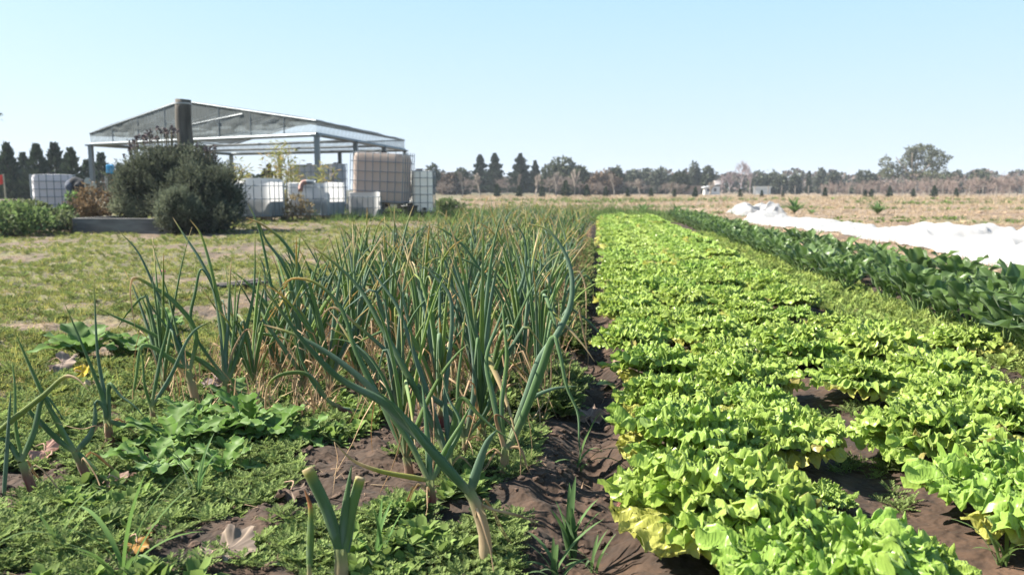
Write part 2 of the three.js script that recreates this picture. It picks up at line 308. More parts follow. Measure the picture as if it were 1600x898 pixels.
// ------------------------------------------------------------------ plastic tanks in steel cages
function tankShell(w, d, h, r, topFn, closed) {             // walls of a rounded box; topFn(a) = height of its cut edge
  const g = new Geo(), N = 40, ring = [];
  for (let k = 0; k < N; k++) {                             // rounded rectangle
    const a = k / N * 2 * Math.PI, ca = Math.cos(a), sa = Math.sin(a), e = 0.22; ring.push([Math.sign(ca) * Math.pow(Math.abs(ca), e) * w / 2, Math.sign(sa) * Math.pow(Math.abs(sa), e) * d / 2, a]);
  }
  const lv = closed ? [0, 0.04, 0.12, 0.3, 0.5, 0.7, 0.86, 0.95, 0.99, 1] : [0, 0.04, 0.15, 0.35, 0.55, 0.75, 0.9, 1], rows = [], white = [1, 1, 1];
  for (const v of lv) {
    const inset = v < 0.05 ? 0.94 + v * 1.2 : closed && v > 0.9 ? 1 - sq((v - 0.9) / 0.1) * 0.09 : 1;
    rows.push(ring.map(([x, z, a]) => g.v(x * inset * (1 + 0.008 * Math.sin(v * 19 + a * 3)), v * (closed ? h : topFn(a)), z * inset, white)));
  }
  for (let j = 0; j < lv.length - 1; j++) for (let k = 0; k < N; k++) g.quad(rows[j][k], rows[j][(k + 1) % N], rows[j + 1][(k + 1) % N], rows[j + 1][k]);
  const caps = closed ? [0, lv.length - 1] : [0];
  for (const j of caps) { const m = g.v(0, j ? h * 1.01 : 0, 0, white); for (let k = 0; k < N; k++) g.tri(rows[j][k], rows[j][(k + 1) % N], m); }
  return g.build();
}
function cageGeo(w, d, h, nx, nz, rings, postUp = 0) {
  const g = new Geo(), c = [1, 1, 1], r = 0.010;
  const W2 = w / 2, D2 = d / 2;
  for (const y of rings) for (const [a, b] of [[V(-W2, y, D2), V(W2, y, D2)], [V(-W2, y, -D2), V(W2, y, -D2)], [V(-W2, y, -D2), V(-W2, y, D2)], [V(W2, y, -D2), V(W2, y, D2)]]) bar(g, a, b, r, c, 5);
  for (let i = 0; i <= nx; i++) for (const z of [-D2 - 0.006, D2 + 0.006]) { const x = lerp(-W2, W2, i / nx); bar(g, V(x, 0, z), V(x, h + postUp, z), r * 1.1, c, 5); }
  for (let i = 1; i < nz; i++) for (const x of [-W2 - 0.006, W2 + 0.006]) { const z = lerp(-D2, D2, i / nz); bar(g, V(x, 0, z), V(x, h + postUp, z), r * 1.1, c, 5); }
  return g.build();
}
function palletParts(t, w, d, mat = M.pallet, y = 0) {
  const mk = (name, list) => { for (const a of list) { const g = new THREE.BoxGeometry(a[3], a[4], a[5]); g.translate(a[0], a[1] + y, a[2]); part(t, name, g, mat); } };
  mk('pallet_block', [-1, 0, 1].flatMap((i) => [-1, 1].map((k) => [i * (w / 2 - 0.07), 0.055, k * (d / 2 - 0.06), 0.13, 0.11, 0.11])));
  mk('pallet_deck', [[0, 0.125, 0, w, 0.028, d]]);
}
const yawTo = (p, extra = 0) => Math.atan2(camera.position.x - p.x, camera.position.z - p.z) + extra;
function tank(label, p, turn, { w = 1.2, d = 1.0, h = 1.0, mat = null, cut = null, rings = null, nx = 6, nz = 5, name = 'caged_tank', cat = 'tank', pal = true, postUp = 0 }) {
  const t = thing(name, label, cat, p, turn, cut ? 'cut open caged tanks' : 'caged plastic tanks');
  if (pal) palletParts(t, w, d);
  const b = part(t, cut ? 'open_shell' : 'bottle', tankShell(w - 0.06, d - 0.06, h, 0.1, cut ?? (() => h), !cut), mat ?? (cut ? M.tankOpen : M.tank)); b.position.y = pal ? 0.142 : 0.02;
  if (cut) { const f = part(t, 'soil_fill', tankShell(w - 0.10, d - 0.10, h * 0.43, 0.1, () => 0, true), M.fill); f.position.y = b.position.y + 0.01; }
  const cg = part(t, 'cage', cageGeo(w, d, (cut ? h * 0.94 : h), nx, nz, rings ?? [0.02, 0.22, 0.42, 0.62, 0.82, 0.985].map((k) => k * h), postUp), M.cage); cg.position.y = pal ? 0.142 : 0;
  if (!cut) { const cap = new THREE.CylinderGeometry(0.1, 0.1, 0.06, 20); cap.translate(0, h + (pal ? 0.17 : 0.05), 0); part(t, 'cap', cap, M.black); const v = new THREE.CylinderGeometry(0.04, 0.04, 0.16, 12); v.rotateX(Math.PI / 2); v.translate(0, (pal ? 0.142 : 0) + 0.08, d / 2 + 0.04); part(t, 'valve', v, M.black); }
  return t;
}
{
  const g0 = (px, d) => { const p = at(px, 297, d); p.y = gh(p.x, p.z); return p; };
  let p = g0(82, 21.3); tank('grey weathered caged tank beside the dark conifers at far left', p, yawTo(p, 0.05), { w: 1.0, d: 1.0, h: 1.0, mat: M.tankGrey });
  p = g0(398, 18.9); tank('cut open caged tank nearest the big bush, wavy white rim', p, yawTo(p, -0.42), { w: 1.15, d: 1.0, h: 0.88, pal: true, cut: (a) => 0.82 + 0.06 * Math.cos(a + 2.2) + 0.02 * Math.sin(3 * a), rings: [0.02, 0.4, 0.70], nx: 6, nz: 4 });
  p = g0(494, 20.2); tank('cut open caged tank with an elbow pipe lying over its rim', p, yawTo(p, -0.5), { w: 1.2, d: 1.05, h: 0.84, cut: (a) => 0.79 + 0.015 * Math.sin(2 * a + 1), rings: [0.02, 0.4, 0.68], nx: 6, nz: 4 });
  p = g0(573, 21.2); tank('smallest and lowest cut open caged tank in front of the leaning tank', p, yawTo(p, -0.3), { w: 0.86, d: 0.8, h: 0.62, pal: false, cut: (a) => 0.66 + 0.02 * Math.sin(2 * a), rings: [0.02, 0.28, 0.56], nx: 6, nz: 4 });
  p = g0(596, 21.6); { const t = tank('tall brownish caged tank leaning to one side between other tanks', p, yawTo(p, -0.3), { w: 1.42, d: 1.1, h: 1.28, mat: M.tankTint, nx: 7, nz: 5, postUp: 0.05 }); t.rotation.z = -0.045; t.rotation.order = 'YXZ'; t.position.y += 0.27;
    const s = thing('pallet_stack', 'low dark wooden pallets under the leaning tank', 'pallet', V(p.x, p.y, p.z), yawTo(p, -0.3)); palletParts(s, 1.3, 1.0); }
  p = g0(655, 22.4); tank('narrow pale caged tank standing right of the leaning tank', p, yawTo(p, 0.25), { w: 0.62, d: 1.0, h: 1.12, nx: 3, nz: 5 });
  p = g0(484, 30.5); tank('large grey caged tank standing under the shade house', p, yawTo(p, 0.1), { w: 1.35, d: 1.0, h: 1.55, mat: M.tankGrey, nx: 6 });
  p = g0(521, 31.5); { const q = p.clone(); q.x += 0.12; tank('small caged tank behind the steel post of the shade house', q, yawTo(p, 0.3), { w: 0.6, d: 0.9, h: 1.55, mat: M.tankGrey, nx: 3 }); }
  // elbow pipe over the second cut tank
  const a = at(493, 285.5, 19.7), b = at(478, 284, 19.7), c = at(470, 290, 19.65), d = at(469, 298, 19.6);
  const t = thing('elbow_pipe', 'grey pipe with brown elbow lying over a tank rim', 'pipe'); let g = new Geo();
  tube(g, smooth([a, at(485, 284.5, 19.7), b], 6), () => 0.055, 10, () => [0.13, 0.15, 0.17], { cap: true }); part(t, 'pipe', g.build(), M.paint);
  g = new Geo(); tube(g, smooth([b, at(473, 285.5, 19.68), c, d], 12), () => 0.06, 10, () => [0.30, 0.15, 0.12], { cap: true }); part(t, 'elbow', g.build(), M.paint, 'brown elbow end');
  // black pot beside the leaning tank
  p = g0(639, 21.0); const pot = new THREE.LatheGeometry([[0.001, 0], [0.17, 0], [0.19, 0.05], [0.215, 0.3], [0.24, 0.3], [0.24, 0.33], [0.2, 0.33], [0.17, 0.06], [0.001, 0.06]].map((q) => new THREE.Vector2(...q)), 20);
  solo('black_pot', pot, M.black, 'black plastic pot at the foot of the leaning tank', 'pot', p);
}

// ------------------------------------------------------------------ wooden pole, concrete bed wall, board, flag, blue panel
{
  const p = at(292, 297, 15.2); p.y = gh(p.x, p.z);
  const g = new Geo(), R = rng(4), uv = [];
  const seg = 18, rows = 14, h = 2.42; const col = (t, a) => { const k = 0.8 + 0.35 * noise(a * 3, t * 6, 2.5); return mul3([0.25, 0.215, 0.18], k); };
  tube(g, Array.from({ length: rows }, (_, i) => V(0.012 * Math.sin(i), h * i / (rows - 1), 0)), (t) => 0.15 - 0.008 * t, seg, col, { cap: true });
  const geo = g.build(); const P = geo.attributes.position; for (let i = 0; i < P.count; i++) uv.push(Math.atan2(P.getZ(i), P.getX(i)) / Math.PI, P.getY(i) * 0.35); geo.setAttribute('uv', new THREE.Float32BufferAttribute(uv, 2));
  const t = thing('wooden_pole', 'thick round weathered wooden pole rising behind the bush', 'pole', p); part(t, 'post', geo, M.pole);
  const b = new Geo(); tube(b, [V(0, h - 0.09, 0), V(0, h - 0.06, 0)], () => 0.148, 18, () => [0.3, 0.3, 0.3]); part(t, 'wire_band', b.build(), M.steel);
}
{
  const a = onGround(116, 365), b = onGround(268, 366), t = thing('raised_bed', 'low grey concrete wall of the raised bed below the bush', 'raised bed', V(0, 0, 0));
  const u = b.clone().sub(a).setY(0).normalize(), w = V(-u.z, 0, u.x).multiplyScalar(u.x > 0 ? 1 : -1); if (w.z > 0) w.negate();
  const L = a.distanceTo(b), slab = (name, o, dir, len, th) => { const g = new RoundedBoxGeometry(len, 0.36, th, 2, 0.012); const m = part(t, name, g, M.concrete); m.position.copy(o).addScaledVector(dir, len / 2); m.position.y = gh(o.x, o.z) + 0.10; m.rotation.y = -Math.atan2(dir.z, dir.x); };
  slab('front_wall', a, u, L, 0.1); slab('side_wall', a.clone().addScaledVector(u, 0.051).addScaledVector(w, 0.052), w, 1.5, 0.1); slab('side_wall', b.clone().addScaledVector(u, -0.051).addScaledVector(w, 0.052), w, 1.5, 0.1);
  const top = new Geo(), q = [a, b, b.clone().addScaledVector(w, 1.5), a.clone().addScaledVector(w, 1.5)].map((p, i) => top.v(p.x, 0.2, p.z, [0.1, 0.07, 0.05])); top.quad(...q); part(t, 'soil', top.build(), M.clod);
}
{
  const p = onGround(372, 452), t = thing('wooden_board', 'dark weathered board with a lath lying on the lawn', 'board', p, 0.35);
  const g = new RoundedBoxGeometry(0.34, 0.08, 0.05, 2, 0.008); const m = part(t, 'board', g, M.board); m.position.y = 0.05; m.rotation.set(0.15, 0, 0.10);
  const l = new RoundedBoxGeometry(0.36, 0.02, 0.03, 2, 0.005); const n = part(t, 'lath', l, M.pole.clone()); n.material.vertexColors = false; n.material.color = RGB(0.3, 0.28, 0.25); n.position.set(0.05, 0.075, 0.08); n.rotation.z = 0.07;
  const pk = onGround(255, 430); const g2 = new Geo(), R = rng(9); for (let k = 0; k < 14; k++) { const d = dirOn(R); d.y = Math.abs(d.y) + 0.3; d.normalize(); leaf4(g2, V(0, 0.02, 0), d, perp(d, R), 0.025, 0.02, [0.62, 0.16, 0.3]); }
  solo('pink_flower', g2.build(), M.leaf, 'tiny pink flower head lying on the lawn', 'flower', pk);
}
{
  const p = at(8, 297, 22); p.y = 0; const top = 0.75 + (297 - 273) * 22 / F0, t = thing('marker_flag', 'small red and white flag on a thin wooden stake', 'flag', p, yawTo(p));
  let g = new Geo(); bar(g, V(0, 0, 0), V(-0.03, top, 0), 0.02, [0.3, 0.26, 0.2], 8); part(t, 'stake', g.build(), M.paint);
  const half = (name, x0, x1, c) => { g = new Geo(); const N = 6, rows = []; for (let i = 0; i <= N; i++) { const x = lerp(x0, x1, i / N); rows.push([g.v(x, top - 0.02, 0.03 * Math.sin(x * 20), c), g.v(x, top - 0.27 - 0.03 * i / N, 0.03 * Math.sin(x * 20 + 1), c)]); } for (let i = 0; i < N; i++) g.quad(rows[i][0], rows[i][1], rows[i + 1][1], rows[i + 1][0]); part(t, name, g.build(), M.cloth); };
  half('red_cloth', -0.05, -0.14, [0.6, 0.06, 0.05]); half('white_cloth', -0.141, -0.26, [0.75, 0.75, 0.75]);
  const b = at(172, 264, 30), bg = new RoundedBoxGeometry(0.26, 0.34, 0.24, 3, 0.05), bl = solo('blue_crate', bg, M.paint.clone(), 'small bright blue crate seen behind the tall bush', 'crate', b, 0.3); bl.material.vertexColors = false; bl.material.color = RGB(0.03, 0.28, 0.55);
  const st = thing('crate_stand', 'slim grey trestle under the blue crate', 'stand', V(b.x, 0, b.z), 0.3); for (const [x, z] of [[-0.17, -0.1], [0.17, -0.1], [-0.17, 0.1], [0.17, 0.1]]) { const g = new Geo(); bar(g, V(x * 1.3, 0, z * 1.3), V(x, b.y - 0.25, z), 0.018, [0.3, 0.3, 0.3], 6); part(st, 'leg', g.build(), M.steel); }
}

// ------------------------------------------------------------------ far trees, hedge, houses
const gAt = (px, d) => { const p = at(px, 297, d); p.y = gh(p.x, p.z); return p; };
function trunkGeo(h, r, col, R) { const g = new Geo(); tube(g, smooth([V(0, -0.05, 0), V(r * 0.4 * (R() - 0.5), h * 0.4, 0), V(r * (R() - 0.5), h, 0)], 6), (t) => r * (1.25 - 0.8 * t), 7, () => col); return g; }
function coniferCrown(h, r, seed, tone, { low = 0.04, n = 900, shape = 0.85, spray = 0.16, slim = 0.42 } = {}) {
  const g = new Geo(), R = rng(seed);
  for (let k = 0; k < n; k++) {
    const t = low + (1 - low) * Math.pow(R(), 1.25), boughs = 0.72 + 0.28 * Math.sin(t * 34 + seed) + 0.22 * noise(t * 16, seed, 1.5), rad = r * Math.pow(1 - t, shape) * boughs + 0.02 * r, a = R() * 6.283, q = Math.pow(R(), 0.55);
    const wob = 1 + 0.5 * noise(Math.cos(a) * 2.6 + seed, t * 7, Math.sin(a) * 2.2);
    const p = V(Math.cos(a) * rad * q * wob, t * h + 0.06 * h * q * (1 - t) * 0.5, Math.sin(a) * rad * q * wob), d = V(Math.cos(a) * 0.8, 0.25 + 0.55 * R() + t * 0.6, Math.sin(a) * 0.8).normalize();
    const c = mul3(tone, 0.65 + 0.7 * R()); leaf4(g, p, d, perp(d, R), h * spray * (0.5 + 0.7 * R()) * (1 - 0.55 * t), h * spray * slim, c, 0.25);
  }
  return g.build();
}
function lobeCrown(lobes, n, size, tone, seed, { up = 0.2, gap = 0.0, fill = 0.35, cut = -0.35 } = {}) {
  const g = new Geo(), R = rng(seed), vol = lobes.map((l) => l[3] * l[4] * l[5]), tot = vol.reduce((a, b) => a + b);
  for (let k = 0; k < n; k++) {
    let q = R() * tot, i = 0; while (q > vol[i] && i < lobes.length - 1) q -= vol[i++];
    const [x, y, z, a, b, c] = lobes[i], d = dirOn(R), rr = Math.pow(lerp(fill, 1, R()), 0.5) * (1 + 0.28 * noise(d.x * 2.5 + i * 9, d.y * 2.5, d.z * 2.5 + seed));
    const p = V(x + d.x * a * rr, y + d.y * b * rr, z + d.z * c * rr); if (p.y < 0.02) continue;
    if (gap && noise(p.x * gap, p.y * gap, p.z * gap + seed) < cut) continue;
    const dd = d.clone().multiplyScalar(0.8).add(dirOn(R)); dd.y += up; dd.normalize();
    leaf4(g, p, dd, perp(dd, R), size * (0.7 + 0.6 * R()), size * 0.5, mul3(tone, 0.62 + 0.76 * R()), 0.2);
  }
  return g;
}
function bareGeo(h, spread, seed, tone, depth = 4, twig = 3, upright = 0.6, rmin = 0.014) {
  const g = new Geo(), R = rng(seed);
  (function grow(p, d, len, r, lv) {
    const q = p.clone().addScaledVector(d, len), m = p.clone().lerp(q, 0.5).addScaledVector(dirOn(R), len * 0.06);
    tube(g, [p, m, q], (t) => Math.max(rmin, r) * (1 - 0.35 * t), 3, () => mul3(tone, 0.8 + 0.4 * R()));
    if (lv === 0) return;
    const k = lv === 1 ? twig : 3; for (let i = 0; i < k; i++) { const dd = d.clone().multiplyScalar(upright).addScaledVector(dirOn(R), spread).add(V(0, 0.25 * upright, 0)).normalize(); grow(p.clone().lerp(q, 0.35 + 0.65 * R()), dd, len * (0.62 + 0.2 * R()), r * 0.58, lv - 1); }
  })(V(0, -0.05, 0), V(0, 1, 0), h * 0.38, h * 0.018, depth);
  return g.build();
}
const bark = [0.13, 0.10, 0.08];
function tree(name, label, px, d, hTop, crown, { trunk = 0.3, r = 0.1, mat = M.far, tcol = bark, group } = {}) {
  const p = gAt(px, d), t = thing(name, label, 'tree', p, 0, group);
  part(t, 'trunk', trunkGeo(trunk, r, tcol, rng(px)).build(), M.dull); part(t, 'crown', crown, mat); return t;
}
const topAt = (py, d) => EYE + (297 - py) * d / F0;         // height whose top shows at that row
// dark conifers at far left
{
  const C = [[-14, 236, 52], [14, 229, 50], [38, 243, 53], [60, 230, 50], [88, 229, 51], [113, 236, 49], [136, 254, 52], [160, 243, 55], [187, 258, 58], [-34, 240, 52]];
  const words = ['partly out of frame', 'behind the marker flag', 'low one between two taller ones', 'tallest behind the grey tank', 'slim pointed one right of the grey tank', 'broad dark one before the shade house post', 'short one beside the shade house post', 'slim one seen past the post', 'small one seen behind the blue crate', 'outermost at the left'];
  C.forEach(([px, py, d], i) => { const h = topAt(py, d); tree('young_conifer', `dark green young conifer, ${words[i]}`, px, d, h, coniferCrown(h, h * 0.38, 20 + i, [0.048, 0.068, 0.040], { n: 1000, low: 0.02, shape: 1.0, spray: 0.2, slim: 0.24 }), { trunk: h * 0.9, r: 0.06, group: 'young conifers at the left edge' }); });
}
// trees along the far side of the field: [kind, pixel x, row of the top, depth, half width in pixels, label]
{
  const K = { con: [0.045, 0.060, 0.038], ev: [0.075, 0.085, 0.050], br: [0.14, 0.10, 0.072], ol: [0.10, 0.095, 0.05], gr: [0.105, 0.115, 0.085] };
  const list = [
    ['con', 750, 245, 118, 17, 'dark pointed conifer, left one of a close pair'], ['con', 773, 243, 116, 17, 'dark pointed conifer, right one of a close pair'], ['con', 813, 243, 114, 23, 'broadest dark conifer standing right of the close pair'], ['con', 836, 254, 117, 10, 'narrow dark conifer hugging the broad conifer'],
    ['ev', 676, 258, 120, 12, 'dark shrubby tree just right of the tanks'], ['br', 702, 272, 112, 14, 'low brownish green tree right of the tanks'], ['ev', 722, 266, 113, 12, 'small brown green tree left of the conifer pair'],
    ['ev', 877, 248, 116, 33, 'big round dark tree in the middle of the far tree line'], ['ev', 905, 262, 112, 16, 'dark tree leaning on the big round tree'], ['br', 943, 266, 110, 22, 'rusty brown tree right of the big round tree'], ['ev', 962, 263, 118, 14, 'dull green tree behind the rusty brown tree'],
    ['gr', 990, 268, 125, 16, 'grey green tree right of the rusty tree'], ['gr', 1010, 265, 130, 12, 'small grey green tree in the line'], ['gr', 1032, 264, 128, 15, 'rounded grey green tree left of the white house'], ['ev', 1064, 270, 118, 14, 'dark green tree close left of the white house'], ['gr', 1084, 254, 135, 8, 'slim tall tree rising left of the white house'], ['ev', 1106, 261, 134, 11, 'dark tree behind the white house'],
    ['gr', 1184, 270, 128, 11, 'grey green tree left of the low white building'], ['gr', 1204, 266, 132, 12, 'grey green tree above the low white building'], ['gr', 1218, 269, 126, 9, 'third grey green tree right of the low white building'], ['gr', 1243, 276, 128, 8, 'small dark tree left of the thin cypress'],
    ['con', 1264, 269, 120, 4, 'very thin dark cypress standing alone'], ['gr', 1283, 264, 140, 8, 'pale tall tree right of the thin cypress'], ['gr', 1302, 271, 132, 11, 'rounded tree above the left end of the bare hedge'], ['ev', 1327, 274, 130, 9, 'dark rounded tree above the bare hedge'], ['gr', 1351, 268, 128, 17, 'wide rounded tree left of the great eucalyptus'],
    ['ev', 1480, 272, 132, 14, 'dark tree right of the great eucalyptus'], ['ev', 1532, 267, 138, 15, 'dark tree showing over the hedge at right'], ['gr', 1496, 268, 142, 7, 'thin grey tree over the hedge'],
  ];
  list.forEach(([k, px, py, d, hw, label], i) => {
    const h = topAt(py, d), w = 1.25 * hw * d / F0, R = rng(70 + i);
    let crown;
    if (k === 'con') crown = coniferCrown(h, w, 40 + i, K.con, { n: hw < 6 ? 600 : 2600, low: 0.03, shape: hw < 6 ? 0.4 : 0.75, spray: 0.12 });
    else { const lobes = []; for (let q = 0; q < 9; q++) { const a = R() * 6.28, rr = Math.sqrt(R()) * 0.6; lobes.push([Math.cos(a) * rr * w, h * (0.28 + 0.5 * R() * (1 - rr * 0.6)), Math.sin(a) * rr * w, w * 0.45, h * 0.2, w * 0.45]); } lobes.push([0, h * 0.78, 0, w * 0.45, h * 0.22, w * 0.45]); lobes.push([0, h * 0.3, 0, w * 0.9, h * 0.3, w * 0.9]); crown = lobeCrown(lobes, Math.round(1500 + 90 * hw), 0.55, K[k], 90 + i, { gap: 0.6 }).build(); }
    tree('far_tree', label, px, d, h, crown, { trunk: h * 0.6, r: 0.12, group: 'trees along the far side of the field' });
  });
}
// great eucalyptus
{
  const d = 125, k = d / F0, p = gAt(1425, d), t = thing('eucalyptus_tree', 'great spreading eucalyptus with airy rounded crown at far right', 'tree', p);
  const L = [[1440, 240, 24, 14], [1455, 250, 18, 14], [1425, 240, 16, 11], [1405, 246, 15, 9], [1392, 255, 14, 9], [1420, 258, 20, 13], [1445, 265, 22, 12], [1400, 270, 22, 9], [1385, 272, 12, 8], [1430, 277, 30, 9], [1466, 248, 7, 4], [1460, 268, 9, 8]];
  const R = rng(5), lobes = L.map(([x, y, a, b]) => [(x - 1425) * k, topAt(y, d), (R() - 0.5) * 4, a * k * 0.92, b * k * 0.9, a * k * 0.92]);
  part(t, 'crown', lobeCrown(lobes, 6000, 0.40, [0.10, 0.105, 0.062], 15, { gap: 0.5, fill: 0.25, cut: -0.18 }).build(), M.far);
  const g = new Geo(); tube(g, smooth([V(0, 0, 0), V(0.2, 1.6, 0), V(0.5, 3.2, 0)], 6), (q) => 0.4 - 0.2 * q, 8, () => [0.2, 0.16, 0.13]); part(t, 'trunk', g.build(), M.dull);
  for (const [x, y, z] of lobes.slice(0, 8)) { const b = new Geo(); tube(b, smooth([V(0.3, 2.4, 0), V(x * 0.5, (2.4 + y) / 2, z * 0.5), V(x, y, z)], 6), (q) => 0.16 - 0.1 * q, 5, () => [0.2, 0.16, 0.13]); part(t, 'limb', b.build(), M.dull); }
}
// bare twiggy trees
{
  const protoP = [0, 1, 2].map((i) => bareGeo(4.6, 0.55, 300 + i, [0.30, 0.24, 0.245], 5, 4, 0.9));
  [[1140, 262, 120, 0], [1158, 252, 118, 1], [1172, 255, 122, 2], [1128, 268, 125, 0]].forEach(([px, py, d, k], i) => { const p = gAt(px, d), m = solo('bare_tree', protoP[k], M.dull, ['leafless pale poplar right of the white house', 'tallest leafless pale poplar of the airy group', 'leafless pale poplar at the right of its group', 'short leafless poplar touching the white house'][i], 'tree', p, i * 1.7, 'leafless poplars'); m.scale.setScalar(topAt(py, d) / 4.6); });
  const protoB = [0, 1, 2].map((i) => bareGeo(3.2, 0.85, 320 + i, [0.20, 0.155, 0.13], 5, 4, 0.65));
  const words = ['left of the conifer pair', 'behind the conifer pair', 'in front of the broad conifer', 'below the big round tree at its left', 'at the foot of the big round tree', 'right of the big round tree', 'below the rusty tree', 'among the grey green trees', 'by the brown wall', 'near the white house', 'at the left of the gap'];
  [[690, 274, 105], [735, 270, 108], [792, 270, 104], [858, 262, 104], [880, 262, 106], [905, 268, 105], [932, 276, 106], [975, 274, 110], [1006, 276, 110], [1040, 277, 112], [1062, 280, 112]].forEach(([px, py, d], i) => { const p = gAt(px, d), m = solo('leafless_tree', protoB[i % 3], M.dull, `brown leafless tree ${words[i]}`, 'tree', p, i * 2.1, 'leafless trees of the far tree line'); m.scale.set(1.25 * topAt(py, d) / 3.2, topAt(py, d) / 3.2, 1.25 * topAt(py, d) / 3.2); });
}
// purple brown leafless hedge at right: bushes in a row
{
  const protoH = [0, 1, 2, 3].map((i) => bareGeo(2.6, 1.0, 340 + i, [0.23, 0.17, 0.145], 5, 4, 0.5));
  for (let i = 0; i < 30; i++) { const R = rng(400 + i), px = 1288 + i * 11.5 + R() * 5, d = 96 + R() * 8, top = lerp(283, 271, i / 29) + R() * 3, p = gAt(px, d), m = solo('hedge_bush', protoH[i % 4], M.dull, 'leafless purple brown bush in the long hedge at right', 'bush', p, R() * 6, 'leafless hedge at the right'), s = topAt(top, d) / 2.6; m.scale.set(s * 1.45, s * 1.3, s * 1.45); }
}
// young plants along the field edge
{
  const protoC = [0, 1, 2].map((i) => coniferCrown(1.3, 0.36, 500 + i, [0.035, 0.055, 0.03], { n: 420, shape: 0.5, spray: 0.2 }));
  const xs = [777, 811, 847, 884, 917, 947, 981, 1018, 1054, 1087, 1157, 1191, 1224, 1290, 1353, 1362, 1391, 1428, 1461, 1495], hs = [286, 288, 288, 280, 287, 290, 293, 292, 294, 290, 293, 295, 297, 292, 294, 293, 289, 293, 288, 292];
  xs.forEach((px, i) => { const d = 76, p = gAt(px, d), t = thing('young_evergreen', i < 12 ? 'small dark evergreen sapling in the row before the far trees' : 'small dark evergreen sapling in the row before the bare hedge', 'tree', p, i * 1.3, i < 12 ? 'saplings before the far trees' : 'saplings before the hedge'); const s = topAt(hs[i] + 3, d) / 1.3; part(t, 'trunk', trunkGeo(0.7, 0.025, bark, rng(i)).build(), M.dull); part(t, 'crown', protoC[i % 3], M.far); t.scale.setScalar(s); });
  const protoL = [0, 1].map((i) => bareGeo(2.6, 0.22, 520 + i, [0.30, 0.255, 0.22], 5, 5, 1.3));
  [[722, 268], [749, 274], [809, 271], [838, 276], [869, 268], [898, 268], [959, 272], [1000, 283], [1048, 284], [1110, 286]].forEach(([px, py], i) => { const d = 84, p = gAt(px, d), m = solo('poplar_sapling', protoL[i % 2], M.dull, i < 6 ? 'pale leafless columnar sapling before the big dark trees' : 'pale leafless columnar sapling before the grey green trees', 'tree', p, i, i < 6 ? 'pale saplings before the dark trees' : 'pale saplings before the grey green trees'); m.scale.set(1.6, topAt(py, d) / 2.6, 1.6); });
}
// far wood behind everything, reads as one mass
{
  const g = new Geo(), R = rng(77);
  for (let k = 0; k < 17000; k++) { const px = 640 + R() * 1000, d = 150 + R() * 40, top = topAt(274 + 5 * noise(px * 0.03, 3) + 4 * noise(px * 0.11, 8), d), p = at(px, 297, d); p.y = R() * top; const dd = dirOn(R); dd.y = Math.abs(dd.y); leaf4(g, p, dd, perp(dd, R), 0.8, 0.6, mul3(R() < 0.5 ? [0.135, 0.105, 0.095] : [0.075, 0.08, 0.065], 0.7 + 0.6 * R())); }
  const m = solo('far_woods', g.build(), M.far, 'low hazy wood closing the far side of the field', 'woods'); m.userData.kind = 'stuff';
  const g2 = new Geo(); for (let k = 0; k < 3500; k++) { const px = -80 + R() * 500, d = 62 + R() * 12, p = at(px, 297, d); p.y = R() * topAt(272 + 6 * noise(px * 0.05, 1), d); const dd = dirOn(R); dd.y = Math.abs(dd.y); leaf4(g2, p, dd, perp(dd, R), 0.45, 0.3, mul3([0.035, 0.048, 0.03], 0.7 + 0.6 * R())); }
  const m2 = solo('far_woods', g2.build(), M.far, 'dark wood behind the young conifers and the shade house', 'woods'); m2.userData.kind = 'stuff';
}
